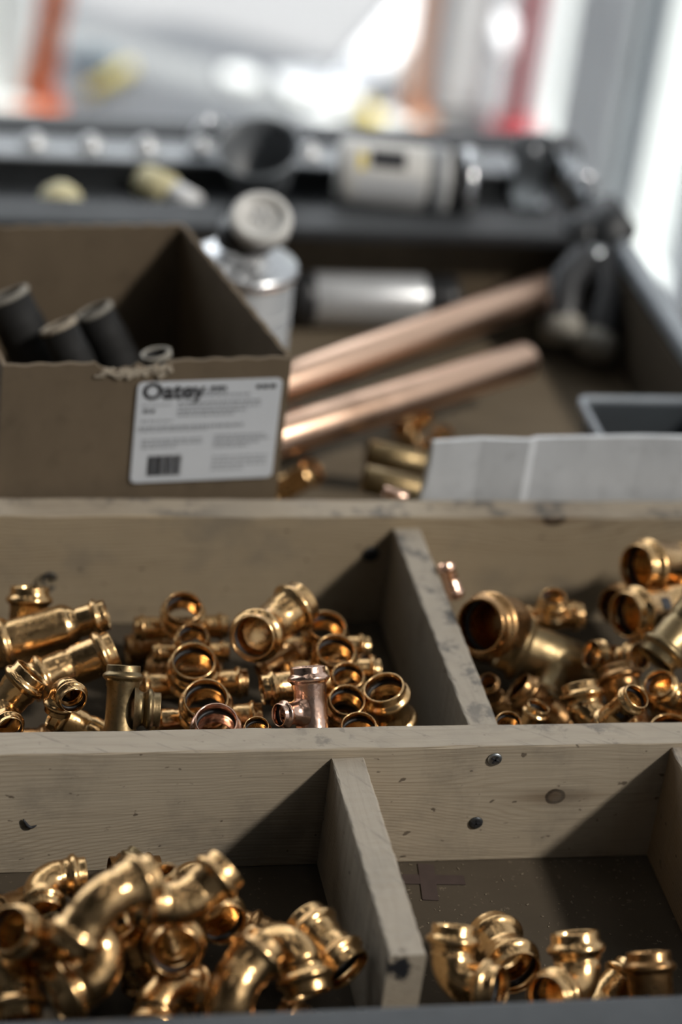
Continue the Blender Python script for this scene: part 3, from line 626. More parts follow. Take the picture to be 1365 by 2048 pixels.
    ('coupling', 'coupling_fitting', (0.1325, -0.1572, 0.0234), ((-0.5956, 0.2261, 0.7708), (0.7352, 0.5402, 0.4096)), 0.01180, 'bronze', 'small fitting lying with ribbed end up behind the metal rim', 'fittings in the right front bin'),
    ('coupling', 'coupling_fitting', (0.1496, -0.1813, 0.0441), ((0.9768, -0.1495, 0.1533), (-0.0276, 0.6220, 0.7825)), 0.01273, 'dark', 'dark upright fitting in shadow at the right of the front bin', 'fittings in the right front bin'),
    ('coupling', 'coupling_fitting', (0.0491, 0.4282, 0.0240), ((-0.3743, 0.6873, 0.6226), (0.7178, -0.2104, 0.6637)), 0.01030, 'bronze', 'beaded golden fitting beside the corner of the cardboard box', 'fittings loose in the back bay'),
    ('coupling', 'coupling_fitting', (0.0593, 0.4980, 0.0241), ((0.0983, 0.2459, 0.9643), (0.3221, -0.9247, 0.2029)), 0.00864, 'bronze', 'small fitting under the near copper pipe by the box corner', 'fittings loose in the back bay'),
    ('sleeve', 'copper_sleeve', (0.1321, 0.4447, 0.0367), ((0.1994, 0.4939, 0.8463), (-0.9782, 0.1519, 0.1418)), 0.01047, 'dull', 'upper of two plain copper sleeves beside the white cardboard', 'fittings loose in the back bay'),
    ('sleeve', 'copper_sleeve', (0.1194, 0.3937, 0.0422), ((0.2188, 0.4908, 0.8433), (-0.9740, 0.1617, 0.1586)), 0.01095, 'dull', 'lower of two plain copper sleeves beside the white cardboard', 'fittings loose in the back bay'),
    ('sleeve', 'copper_sleeve', (0.0976, 0.3088, 0.0842), ((0.2970, 0.4628, 0.8352), (-0.9486, 0.2428, 0.2028)), 0.00394, 'pink', 'slim bright copper sleeve just behind the back board', 'fittings loose in the back bay'),
    ('coupling', 'coupling_fitting', (0.1782, 0.5011, 0.0191), ((-0.3770, 0.8197, 0.4313), (0.4844, -0.2224, 0.8461)), 0.00721, 'bronze', 'small orange copper fitting at the right of the pipe end cluster', 'fittings loose in the back bay'),
    ('elbow', 'elbow_fitting', (0.1751, 0.5409, 0.0122), ((-0.9962, 0.0638, 0.0601), (0.0235, -0.4661, 0.8844)), 0.00732, 'bronze', 'small copper elbow under the near copper pipe', 'fittings loose in the back bay'),
    ('coupling', 'coupling_fitting', (0.1581, 0.5212, 0.0161), ((0.1505, 0.7131, 0.6848), (-0.4888, -0.5484, 0.6785)), 0.00684, 'bronze', 'small copper ring with a pale glint under the near pipe', 'fittings loose in the back bay'),
    ('coupling', 'coupling_fitting', (0.0657, 0.5264, 0.0179), ((-0.1803, 0.9557, 0.2326), (0.1674, -0.2032, 0.9647)), 0.00679, 'pink', 'pinkish fitting between the two copper pipes at the box', 'fittings loose in the back bay'),
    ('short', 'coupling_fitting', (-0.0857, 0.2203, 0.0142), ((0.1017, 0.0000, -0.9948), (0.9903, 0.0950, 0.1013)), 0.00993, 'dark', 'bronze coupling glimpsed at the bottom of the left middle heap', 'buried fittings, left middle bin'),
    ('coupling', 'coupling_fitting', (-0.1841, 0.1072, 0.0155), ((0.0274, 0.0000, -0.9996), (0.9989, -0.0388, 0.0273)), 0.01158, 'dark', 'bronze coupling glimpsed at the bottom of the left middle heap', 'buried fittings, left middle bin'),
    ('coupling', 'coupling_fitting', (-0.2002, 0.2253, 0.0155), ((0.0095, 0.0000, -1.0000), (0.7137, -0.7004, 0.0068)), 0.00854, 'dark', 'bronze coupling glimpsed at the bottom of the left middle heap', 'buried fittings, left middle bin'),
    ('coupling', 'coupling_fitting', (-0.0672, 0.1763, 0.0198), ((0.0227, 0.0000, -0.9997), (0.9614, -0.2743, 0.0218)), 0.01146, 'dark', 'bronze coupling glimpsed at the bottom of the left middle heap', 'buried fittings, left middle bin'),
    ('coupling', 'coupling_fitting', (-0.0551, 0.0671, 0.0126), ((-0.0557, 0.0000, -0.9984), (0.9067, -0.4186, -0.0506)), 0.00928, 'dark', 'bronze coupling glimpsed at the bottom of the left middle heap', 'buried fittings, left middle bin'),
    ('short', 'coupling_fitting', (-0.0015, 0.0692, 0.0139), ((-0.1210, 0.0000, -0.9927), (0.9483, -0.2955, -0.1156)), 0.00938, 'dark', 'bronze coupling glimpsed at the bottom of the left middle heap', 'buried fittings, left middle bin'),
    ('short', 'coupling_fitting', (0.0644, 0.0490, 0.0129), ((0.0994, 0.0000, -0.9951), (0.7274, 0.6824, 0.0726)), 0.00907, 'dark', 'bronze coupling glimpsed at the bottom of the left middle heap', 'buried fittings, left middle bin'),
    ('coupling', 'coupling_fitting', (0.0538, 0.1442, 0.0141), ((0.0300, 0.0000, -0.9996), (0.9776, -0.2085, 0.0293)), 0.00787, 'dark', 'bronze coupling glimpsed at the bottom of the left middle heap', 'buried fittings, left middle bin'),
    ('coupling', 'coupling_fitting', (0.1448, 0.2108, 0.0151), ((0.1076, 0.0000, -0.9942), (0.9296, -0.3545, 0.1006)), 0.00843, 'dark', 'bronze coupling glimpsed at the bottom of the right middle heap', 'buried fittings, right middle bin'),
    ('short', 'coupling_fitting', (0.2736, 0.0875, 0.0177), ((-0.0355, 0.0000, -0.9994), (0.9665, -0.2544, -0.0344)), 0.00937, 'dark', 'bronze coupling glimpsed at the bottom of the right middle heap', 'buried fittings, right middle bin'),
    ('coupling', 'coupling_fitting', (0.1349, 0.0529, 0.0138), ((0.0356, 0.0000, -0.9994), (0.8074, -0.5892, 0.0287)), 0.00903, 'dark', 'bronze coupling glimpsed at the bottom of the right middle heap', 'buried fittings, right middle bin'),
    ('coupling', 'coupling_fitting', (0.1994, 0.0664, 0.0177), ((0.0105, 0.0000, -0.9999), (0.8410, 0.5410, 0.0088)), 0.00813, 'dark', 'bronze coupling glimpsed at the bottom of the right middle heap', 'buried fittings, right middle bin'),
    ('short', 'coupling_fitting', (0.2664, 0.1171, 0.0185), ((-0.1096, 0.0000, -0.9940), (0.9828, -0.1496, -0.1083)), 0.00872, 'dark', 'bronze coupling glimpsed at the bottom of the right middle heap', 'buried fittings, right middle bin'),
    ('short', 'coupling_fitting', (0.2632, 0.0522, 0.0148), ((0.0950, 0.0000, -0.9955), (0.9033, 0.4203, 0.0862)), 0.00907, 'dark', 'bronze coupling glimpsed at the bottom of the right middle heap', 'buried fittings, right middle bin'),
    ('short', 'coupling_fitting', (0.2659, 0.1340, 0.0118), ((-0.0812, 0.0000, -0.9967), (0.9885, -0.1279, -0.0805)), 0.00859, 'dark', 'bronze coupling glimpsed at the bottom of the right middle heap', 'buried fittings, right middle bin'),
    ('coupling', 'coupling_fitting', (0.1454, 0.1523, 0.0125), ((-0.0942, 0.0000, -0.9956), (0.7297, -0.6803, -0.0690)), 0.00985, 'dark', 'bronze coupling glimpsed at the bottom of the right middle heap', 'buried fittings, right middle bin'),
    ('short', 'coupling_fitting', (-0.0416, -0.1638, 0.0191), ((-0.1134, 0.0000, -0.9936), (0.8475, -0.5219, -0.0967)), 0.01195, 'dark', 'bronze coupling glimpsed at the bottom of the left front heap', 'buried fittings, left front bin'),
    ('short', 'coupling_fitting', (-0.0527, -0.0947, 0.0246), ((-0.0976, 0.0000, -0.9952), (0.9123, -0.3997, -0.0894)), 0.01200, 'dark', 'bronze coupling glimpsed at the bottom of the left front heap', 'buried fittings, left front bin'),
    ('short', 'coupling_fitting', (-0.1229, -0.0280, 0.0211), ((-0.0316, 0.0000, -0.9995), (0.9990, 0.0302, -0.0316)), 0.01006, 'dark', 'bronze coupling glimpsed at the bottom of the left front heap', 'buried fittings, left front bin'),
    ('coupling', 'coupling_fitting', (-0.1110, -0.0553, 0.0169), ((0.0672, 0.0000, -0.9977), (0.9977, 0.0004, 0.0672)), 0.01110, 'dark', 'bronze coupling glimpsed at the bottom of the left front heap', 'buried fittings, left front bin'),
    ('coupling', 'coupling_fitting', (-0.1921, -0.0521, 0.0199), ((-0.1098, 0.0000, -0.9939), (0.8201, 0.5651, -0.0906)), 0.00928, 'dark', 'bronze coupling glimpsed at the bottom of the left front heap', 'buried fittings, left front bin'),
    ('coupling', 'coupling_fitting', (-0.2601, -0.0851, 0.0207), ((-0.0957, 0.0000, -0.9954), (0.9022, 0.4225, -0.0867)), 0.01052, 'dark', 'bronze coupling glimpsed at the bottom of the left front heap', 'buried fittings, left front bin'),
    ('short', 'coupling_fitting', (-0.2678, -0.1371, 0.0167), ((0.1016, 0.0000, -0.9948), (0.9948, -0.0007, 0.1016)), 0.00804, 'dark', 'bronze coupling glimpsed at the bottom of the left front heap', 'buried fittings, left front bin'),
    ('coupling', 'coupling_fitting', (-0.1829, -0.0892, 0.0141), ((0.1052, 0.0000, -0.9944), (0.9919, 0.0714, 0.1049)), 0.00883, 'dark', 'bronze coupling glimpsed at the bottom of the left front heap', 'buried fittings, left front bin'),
]

def print_mark(o, z0, z1, half):
    c = o.matrix_world.inverted() @ CAM; a0 = math.atan2(c.y, c.x) + 0.25
    v, f = [], []
    for i in range(7):
        a = a0 - half + 2 * half * i / 6
        for z in (z0, z1): v.append((math.cos(a) * 1.006, math.sin(a) * 1.006, z))
    for i in range(6): f.append((2 * i, 2 * i + 2, 2 * i + 3, 2 * i + 1))
    mb = MB(); mb.add(v, f, True); build('print_mark', mb, 'ink', o)
for row in FITTINGS:
    o = fitting(*row)
    if row[0] == 'coupling' and any(q in row[6] for q in ('dark square mark', 'two bright spots', 'black wire loop')):
        print_mark(o, 0.35, 0.85, 0.28)
# ------------------------------------------------------------------ cardboard box with label
fl_, fr_, br_ = Vector((-0.187, 0.300, 0)), Vector((0.0134, 0.320, 0)), Vector((-0.0336, 0.541, 0))
bl_ = fl_ + (br_ - fr_)
BH = 0.187
cb = thing('cardboard_box', 'open brown cardboard carton with a white printed label, torn front edge', 'box', fl_)
def panel(name, a, b, h, mat, inset=0.0, ragged=None, th=0.0035):
    a, b = Vector(a), Vector(b); d = (b - a); L = d.length; d.normalize(); nn = Vector((-d.y, d.x, 0))
    N = 48; front, back = [], []
    rg = random.Random(5)
    tops = []
    for i in range(N + 1):
        t = i / N; z = h
        if ragged and ragged[0] < t < ragged[1]: z = h - 0.001 - rg.random() * 0.005
        tops.append(z + 0.0006 * math.sin(i * 1.3))
    v, f = [], []
    for side in (0, 1):
        for i in range(N + 1):
            p = Vector((L * i / N, th * side, 0)); v.append((p.x, p.y, 0.0)); v.append((p.x, p.y, tops[i]))
    K = 2 * (N + 1)
    for i in range(N):
        f.append((2 * i, 2 * i + 2, 2 * i + 3, 2 * i + 1)); f.append((K + 2 * i, K + 2 * i + 1, K + 2 * i + 3, K + 2 * i + 2))
        f.append((2 * i + 1, 2 * i + 3, K + 2 * i + 3, K + 2 * i + 1)); f.append((2 * i, K + 2 * i, K + 2 * i + 2, 2 * i + 2))
    f.append((0, 1, K + 1, K)); f.append((2 * N, K + 2 * N, K + 2 * N + 1, 2 * N + 1))
    mb = MB(); mb.add(v, f)
    return build(name, mb, mat, cb, a - cb.location, (0, 0, math.atan2(d.y, d.x)))
front_p = panel('front_panel', fl_, fr_, BH, 'board', 0, (0.33, 0.56))
panel('side_panel', fr_ + Vector((0, 0.0036, 0)), br_, BH, 'board')
panel('back_panel', br_ + Vector((-0.0035, 0, 0)), bl_ + Vector((0.0035, 0, 0)), BH, 'board')
panel('side_panel', bl_, fl_ + Vector((0, 0.0036, 0)), BH, 'board')
q = [Vector(p) - cb.location for p in (fl_, fr_, br_, bl_)]
mbb = MB(); mbb.add([(p.x, p.y, 0.001) for p in q] + [(p.x, p.y, 0.0035) for p in q], [(3, 2, 1, 0), (4, 5, 6, 7), (0, 1, 5, 4), (1, 2, 6, 5), (2, 3, 7, 6), (3, 0, 4, 7)])
build('bottom_panel', mbb, 'board', cb)
# paper torn away along the front edge
mbt = MB(); rg = random.Random(9); Lf = (fr_ - fl_).length
for i in range(26):
    t = 0.33 + 0.25 * i / 26 + rg.uniform(-0.006, 0.006)
    mbt.box((Lf * t, -0.0008 + rg.uniform(-0.001, 0.001), BH - 0.006 + rg.uniform(-0.004, 0.003)), (rg.uniform(0.003, 0.008), 0.0012, rg.uniform(0.0015, 0.005)), 0.0003, Matrix.Rotation(rg.uniform(-0.7, 0.7), 3, 'Y'))
build('torn_edge', mbt, 'board_edge', front_p)
# label (flat print on paper)
ud = (fr_ - fl_).normalized()
def on_front(p):   # world point -> (u, z) on the front panel
    p = Vector(p) - fl_; return p.dot(ud), p.z
lc = [on_front(p) for p in ((-0.0934, 0.3120, 0.1713), (0.0092, 0.3180, 0.1735), (0.0070, 0.3180, 0.0937), (-0.0959, 0.3120, 0.0923))]
u0, u1 = lc[3][0] + 0.002, lc[2][0] + 0.001; z1 = (lc[0][1] + lc[1][1]) / 2; z0 = (lc[2][1] + lc[3][1]) / 2
u0 = (lc[0][0] + lc[3][0]) / 2; u1 = (lc[1][0] + lc[2][0]) / 2
LW, LH = u1 - u0, z1 - z0
def rrect(w_, h_, r_, n_=6):
    p = []
    for cx, cz, a0 in ((w_ - r_, r_, -math.pi / 2), (w_ - r_, h_ - r_, 0), (r_, h_ - r_, math.pi / 2), (r_, r_, math.pi)):
        for i in range(n_ + 1):
            a = a0 + math.pi / 2 * i / n_; p.append((cx + r_ * math.cos(a), cz + r_ * math.sin(a)))
    return p
pr_ = rrect(LW, LH, 0.004); mbl = MB(); nn_ = len(pr_)
mbl.add([(x, -0.0004, z) for x, z in pr_] + [(x, 0.0, z) for x, z in pr_], [tuple(range(nn_)), tuple(range(2 * nn_ - 1, nn_ - 1, -1))] + [(i, i + nn_, (i + 1) % nn_ + nn_, (i + 1) % nn_) for i in range(nn_)])
lab = build('label', mbl, 'white_label', front_p, (u0, -0.0012, z0))
lab['label'] = 'white rounded paper label'
def prn(name, strips, mat):
    mb = MB()
    for (a, b, c_, d_) in strips:   # u0,u1,v0,v1 in fractions of the label, v measured down
        mb.add([(a * LW, -0.0007, (1 - d_) * LH), (b * LW, -0.0007, (1 - d_) * LH), (b * LW, -0.0007, (1 - c_) * LH), (a * LW, -0.0007, (1 - c_) * LH)], [(0, 1, 2, 3)])
    return build(name, mb, mat, lab)
def text(body, size, u, v, mat, bold=0.0):
    cu = bpy.data.curves.new('print_text', 'FONT'); cu.body = body; cu.size = size; cu.offset = bold; cu.resolution_u = 3
    ob = bpy.data.objects.new('tmp', cu); COL.objects.link(ob)
    me = bpy.data.meshes.new_from_object(ob.evaluated_get(bpy.context.evaluated_depsgraph_get()))
    bpy.data.objects.remove(ob)
    me.materials.clear()
    return link('printed_word', me, mat, lab, (u * LW, -0.0007, (1 - v) * LH), (math.pi / 2, 0, 0))
bpy.context.view_layer.update()
text('Oatey', 0.0175, 0.035, 0.165, 'ink', 0.0006)
rg = random.Random(21)
def words(a, b, v, h, fill=0.9):
    out, x = [], a
    while x < b:
        w_ = rg.uniform(0.012, 0.05); out.append((x, min(b, x + w_ * fill), v, v + h)); x += w_ + 0.007
    return out
st = []
for (a, b, v, h) in ((.29, .62, .10, .022), (.50, .60, .055, .035), (.29, .78, .135, .02), (.29, .86, .20, .024), (.29, .86, .245, .018), (.29, .76, .285, .024), (.29, .68, .325, .018),
                     (.04, .24, .22, .012), (.05, .12, .27, .03), (.04, .26, .375, .015), (.03, .76, .435, .028), (.03, .50, .475, .012),
                     (.06, .48, .565, .018), (.06, .48, .60, .018), (.06, .30, .635, .018), (.56, .92, .545, .018), (.56, .95, .58, .018), (.56, .88, .615, .018), (.56, .80, .65, .018),
                     (.56, .95, .76, .016), (.56, .95, .80, .016), (.56, .95, .84, .016), (.56, .78, .88, .016)):
    st += words(a, b, v, h)
prn('fine_print', st, 'grey_ink')
prn('part_number', words(.50, .61, .055, .04) + words(.05, .13, .265, .035) + words(.82, .96, .055, .04), 'ink')
bars, x = [], .11
while x < .34:
    w_ = rg.choice((.004, .006, .010)); bars.append((x, x + w_, .73, .935)); x += w_ + rg.choice((.003, .004, .007))
prn('barcode', bars, 'ink')

# black pipe nipples standing in the box
def nipple(label, base, top, r_, mat='matt_black', tip='dusty'):
    base, top = Vector(base), Vector(top); d = top - base; L = d.length; d.normalize()
    t = thing('pipe_nipple', label, 'pipe', base, None, 'pipes standing in the cardboard box')
    mb = MB(); prof = [(0, r_ * .8), (0.001, r_)]
    prof += [(L * .78, r_)]
    for i in range(7):
        prof += [(L * .80 + i * 0.0022, r_ * .97), (L * .80 + i * 0.0022 + 0.0011, r_ * 1.0)]
    mb.lathe(prof + [(L * .80 + 0.016, r_ * .93), (L, r_ * .90), (L, r_ * .68), (L * .5, r_ * .68)], (0, 0, 0), d, 28, False, True)
    build('barrel', mb, mat, t)
    build('end_ring', MB().lathe([(L - 0.002, r_ * .70), (L - 0.002, r_ * .945), (L + 0.001, r_ * .93), (L + 0.0015, r_ * .80), (L + 0.001, r_ * .70)], (0, 0, 0), d, 28, True), tip, t)
    return t
nipple('leftmost black pipe leaning to the left in the cardboard box', (-0.095, 0.425, 0.004), (-0.1725, 0.4700, 0.1567), 0.019)
nipple('short brown capped pipe between the two black pipes in the box', (-0.062, 0.378, 0.004), (-0.1375, 0.4300, 0.1530), 0.015, 'matt_black', 'board_edge')
nipple('black pipe with a dusty tip nearest the middle of the box', (-0.032, 0.432, 0.004), (-0.1079, 0.4700, 0.1460), 0.0165)
nipple('short pipe end low behind the torn front edge of the box', (-0.035, 0.345, 0.004), (-0.0755, 0.3600, 0.1676), 0.012)

# ------------------------------------------------------------------ things behind the back board
# white corrugated sheet
wc = thing('white_cardboard_sheet', 'upright strip of white corrugated cardboard standing behind the back board', 'cardboard', (0.115, 0.301, 0))
P0 = Vector((0.1137, 0.3000, 0.0851)); P1 = Vector((0.1176, 0.3000, 0.1319)); P2 = Vector((0.3018, 0.3000, 0.1373))
mb = MB(); N = 12
xs = [0.371 - 0.0]
cols = [(P1.x + (0.372 - P1.x) * i / N) for i in range(N + 1)]
rg = random.Random(4)
poly = [(P0.x - 0.004, 0.0)]
for i in range(9):
    t = i / 8; poly.append((P0.x - 0.004 + (P1.x - P0.x + 0.004) * t + rg.uniform(-0.0012, 0.0012), P1.z * t))
front = []
zt = lambda x: P1.z + (P2.z - P1.z) * (x - P1.x) / (P2.x - P1.x)
edges = [poly[0]] + poly[1:]
# panel split at fold lines, every fold a shallow valley
fold = [P1.x, P1.x + 0.036, P1.x + 0.071, P1.x + 0.077, P1.x + 0.112, P1.x + 0.155, P1.x + 0.20, 0.372]
def yoff(i): return 0.0032 if i in (1, 3, 4, 5) else 0.0
v, f = [], []
left = poly[1:]
for (x, z) in left: v.append((x, 0.301, z))
for (x, z) in left: v.append((x, 0.305, z))
n9 = len(left)
base = len(v)
for i, x in enumerate(fold):
    for dy in (0, 0.004):
        v.append((x, 0.301 + yoff(i) + dy, 0.0)); v.append((x, 0.301 + yoff(i) + dy, zt(x)))
for i in range(len(fold) - 1):
    a, b = base + 4 * i, base + 4 * (i + 1)
    f += [(a, b, b + 1, a + 1), (a + 2, a + 3, b + 3, b + 2), (a + 1, b + 1, b + 3, a + 3), (a, a + 2, b + 2, b)]
for i in range(n9 - 1):
    f.append((i, base, i + 1)); f.append((n9 + i, n9 + i + 1, base + 2)); f.append((i, i + 1, n9 + i + 1, n9 + i))
f.append((n9 - 1, base, base + 1)); f.append((2 * n9 - 1, base + 3, base + 2)); 
e = base + 4 * (len(fold) - 1); f.append((e, e + 2, e + 3, e + 1))
mb.add([Vector(p) - wc.location for p in v], f)
build('face_sheet', mb, 'white_card', wc)
mb = MB()
for (x, z), (x2, z2) in zip(left[:-1], left[1:]):
    mb.box((((x + x2) / 2 - 0.0006) - wc.location.x, 0.0018, (z + z2) / 2), (0.0022, 0.0032, abs(z2 - z) * 1.05), 0, Matrix.Rotation(math.atan2(x2 - x, z2 - z), 3, 'Y'))
build('torn_side', mb, 'dusty', wc)

# two copper pipes
def pipe(label, a, b, r_, name='copper_pipe'):
    a, b = Vector(a), Vector(b); d = b - a; L = d.length
    mb = MB().lathe([(0, r_ * .9), (0, r_ * .985), (0.0006, r_), (L - 0.0006, r_), (L, r_ * .985), (L, r_ * .9)], (0, 0, 0), d, 40, True)
    o = build(name, mb, 'pipe', None, a); tag(o, label, 'pipe', 'loose copper pipes'); return o
pa, pb = Vector((0.0609, 0.5157, 0.0660)), Vector((0.3343, 0.7316, 0.0500))
pipe('long bright copper pipe reaching to the back corner of the tray', pa - (pb - pa) * 0.09, pb, 0.0155)
pa, pb = Vector((0.0442, 0.4367, 0.0620)), Vector((0.2717, 0.5885, 0.0500))
pipe('shorter copper pipe, the nearer one, with its cut end showing', pa - (pb - pa) * 0.09, pb, 0.0155)

# can with knobbed lid
cc = Vector((0.0232, 0.5840, 0.1500)); cc.z = 0
ca = thing('solvent_can', 'grey labelled metal can with a pale round cap, standing behind the box', 'can', cc)
build('body', MB().lathe([(0, 0.0), (0, 0.041), (0.002, 0.0435), (0.004, 0.042), (0.128, 0.042), (0.128, 0)], (0, 0, 0), (0, 0, 1), 48), 'can_label', ca)
mb = MB().lathe([(0.128, 0.0425), (0.131, 0.0445), (0.136, 0.0445), (0.138, 0.042), (0.139, 0.038), (0.150, 0.026), (0.154, 0.021), (0.154, 0.0)], (0, 0, 0), (0, 0, 1), 48)
build('shoulder', mb, 'steel', ca)
for k in range(6):
    build('label_line', MB().lathe([(0.02 + k * .016, 0.04215), (0.0215 + k * .016, 0.04235), (0.023 + k * .016, 0.04215)], (0, 0, 0), (0, 0, 1), 48), 'mid_grey', ca)
build('neck', MB().lathe([(0.150, 0.0235), (0.166, 0.0225), (0.170, 0.0205), (0.170, 0)], (0, 0, 0), (0, 0, 1), 40), 'black_plastic', ca)
capd = Vector((-0.12, -0.50, 0.85))
cp_ = build('cap', MB().lathe([(0.0, 0.020), (0.002, 0.0245), (0.012, 0.0250), (0.016, 0.0235), (0.017, 0.0185), (0.0145, 0.0175), (0.0145, 0.0)], (0, 0, 0), capd, 40), 'pale_plastic', ca, Vector((0.010, -0.004, 0.168)))
mb = MB()
for k in range(5):
    a = k * 1.2566; X = capd.orthogonal().normalized(); Y = capd.normalized().cross(X)
    mb.tube([capd.normalized() * 0.0152 + (X * math.cos(a) + Y * math.sin(a)) * 0.003, capd.normalized() * 0.0152 + (X * math.cos(a) + Y * math.sin(a)) * 0.008], 0.0014, 8)
build('embossed_mark', mb, 'mid_grey', cp_)

# silver torch-like cylinder
a, b = Vector((0.1005, 0.7403, 0.0280)), Vector((0.2498, 0.7561, 0.0280))
a.y = b.y = 0.750; 
tq = thing('torch', 'silver tube with black ends lying along the back wall of the tray', 'torch', (a.x, a.y, 0))
L = b.x - a.x; R_ = 0.0245
def seg_(name, prof, mat): build(name, MB().lathe(prof, (0, 0, R_ * 1.02), (1, 0, 0), 40), mat, tq)
seg_('barrel', [(L * .13, R_ * .9), (L * .13, R_ * .96), (L * .14, R_ * .98), (L * .80, R_ * .98), (L * .81, R_ * .96), (L * .81, R_ * .9)], 'silver_paint')
seg_('head', [(0, 0), (0, R_ * .9), (0.003, R_), (L * .12, R_), (L * .13, R_ * .97), (L * .13, 0)], 'black_plastic')
seg_('tail_cap', [(L * .81, 0), (L * .81, R_ * .98), (L * .97, R_ * .96), (L, R_ * .85), (L, 0)], 'black_plastic')
for k in range(4):
    seg_('grip_ring', [(L * .83 + k * .007, R_ * .95), (L * .83 + k * .007 + .0015, R_ * 1.02), (L * .83 + k * .007 + .0035, R_ * 1.02), (L * .83 + k * .007 + .005, R_ * .95)], 'black_plastic')

# grey open bin at right with copper inside
bn = thing('plastic_bin', 'small dark grey open plastic bin against the right tray wall', 'bin', (0.322, 0.39, 0))
B0, B1 = Vector((0.2752, 0.4563, 0.0880)), Vector((0.2640, 0.3841, 0.0880))
x0, x1, y0, y1, hz = B0.x, 0.380, 0.325, B0.y, 0.088
def ring_rect(x0, x1, y0, y1, z, r_=0.008, n_=5):
    p = []
    for cx, cy, a0 in ((x1 - r_, y0 + r_, -math.pi / 2), (x1 - r_, y1 - r_, 0), (x0 + r_, y1 - r_, math.pi / 2), (x0 + r_, y0 + r_, math.pi)):
        for i in range(n_ + 1):
            a = a0 + math.pi / 2 * i / n_; p.append(Vector((cx + r_ * math.cos(a), cy + r_ * math.sin(a), z)) - bn.location)
    return p
k = 0.010
mb = MB(); mb.rings([ring_rect(x0 + k, x1 - k, y0 + k, y1 - k, 0.0005), ring_rect(x0 + .003, x1 - .003, y0 + .003, y1 - .003, hz - .004), ring_rect(x0 + .0055, x1 - .0055, y0 + .0055, y1 - .0055, hz - .004), ring_rect(x0 + k + .0025, x1 - k - .0025, y0 + k + .0025, y1 - k - .0025, 0.0035)], False, True, True, False)
build('tub', mb, 'grey_plastic', bn)
mb = MB(); mb.rings([ring_rect(x0 - .001, x1 + .001, y0 - .001, y1 + .001, hz - .006), ring_rect(x0 - .001, x1 + .001, y0 - .001, y1 + .001, hz), ring_rect(x0 + .0025, x1 - .0025, y0 + .0025, y1 - .0025, hz), ring_rect(x0 + .0025, x1 - .0025, y0 + .0025, y1 - .0025, hz - .006)], True)
build('lip', mb, 'rim_pale', bn)
for i, (x, y, ax, mt, lb) in enumerate(((0.335, 0.400, (0.6, 0.5, 0.6), 'pink', 'copper coupling lying inside the grey plastic bin'), (0.312, 0.375, (0.9, -0.3, 0.1), 'dark', 'dark coupling in the near end of the grey plastic bin'), (0.350, 0.365, (0.2, 0.9, 0.2), 'bronze', 'bronze coupling at the right side of the grey plastic bin'))):
    Z = Vector(ax).normalized(); X = Z.orthogonal().normalized()
    fitting('coupling', 'coupling_fitting', (x, y, 0.030), (X, Z), 0.0085, mt, lb, 'fittings in the grey bin')
# black long-handled tool leaning in the back corner
tl_ = thing('pipe_tool', 'black long handled tool with grey tipped handles leaning in the back corner', 'tool', (0.345, 0.67, 0))
h1, h2, top_ = Vector((0.3591, 0.6656, 0.0200)), Vector((0.3307, 0.6805, 0.0280)), Vector((0.3912, 0.8000, 0.1029))
pv = top_ + (((h1 + h2) / 2) - top_) * 0.35
o_ = tl_.location
def hb(name, pts, rad, mat, seg=16): return build(name, MB().tube([Vector(p) - o_ for p in pts], rad, seg), mat, tl_)
for h_, k in ((h1, 0.012), (h2, -0.012)):
    c1 = pv + (h_ - pv) * 0.5 + Vector((k * 1.2, 0, 0.008))
    hd = hb('handle', [pv, pv + (h_ - pv) * .15 + Vector((k * .6, 0, .004)), c1, pv + (h_ - pv) * .82 + Vector((k * .5, 0, 0.004)), h_], [0.013, 0.016, 0.017, 0.018, 0.017], 'black_plastic')
    e_ = h_ + (h_ - c1).normalized() * 0.004
    hb('handle_tip', [h_ - (h_ - c1).normalized() * 0.016, h_, e_], [0.0182, 0.019, 0.012], 'dusty')
hb('jaw', [pv + Vector((0, 0, -.004)), pv + (top_ - pv) * .5 + Vector((.010, 0, 0)), top_], [0.021, 0.026, 0.014], 'black_metal')
hb('jaw', [pv + Vector((-.006, 0, -.004)), pv + (top_ - pv) * .4 + Vector((-.018, 0, 0)), pv + (top_ - pv) * .75 + Vector((-.010, 0, 0))], [0.018, 0.018, 0.010], 'black_metal')
bz = (pv + h2) / 2
hb('pivot_bolt', [pv + Vector((-.004, -.022, .006)), pv + Vector((-.004, .012, -.006))], 0.009, 'zinc')

# ------------------------------------------------------------------ far shallow tray
TZ = 0.066
# galvanised strip with studs
sa = thing('slotted_steel_strip', 'galvanised steel strip with a row of studs along the far tray rim', 'steel strip', (0, 0.922, TZ - 0.024))
mb = MB().box((-0.06, 0, 0.046), (0.80, 0.052, 0.003), 0.0006).box((-0.06, 0.025, 0.024), (0.80, 0.003, 0.044), 0.0006)
build('channel', mb, 'pale_steel', sa)
build('gap_shade', MB().box((-0.06, -0.020, 0.022), (0.80, 0.006, 0.044), 0.0006), 'black_metal', sa)  # black rail added where only shade lies under the strip
for i in range(14):
    build('stud', MB().lathe([(0.0, 0.0125), (0.004, 0.0125), (0.006, 0.010), (0.010, 0.0075), (0.012, 0.005), (0.0125, 0)], (0, 0, 0), (0, 0, 1), 20), 'silver_paint', sa, (-0.37 + i * 0.051, 0, 0.0475))
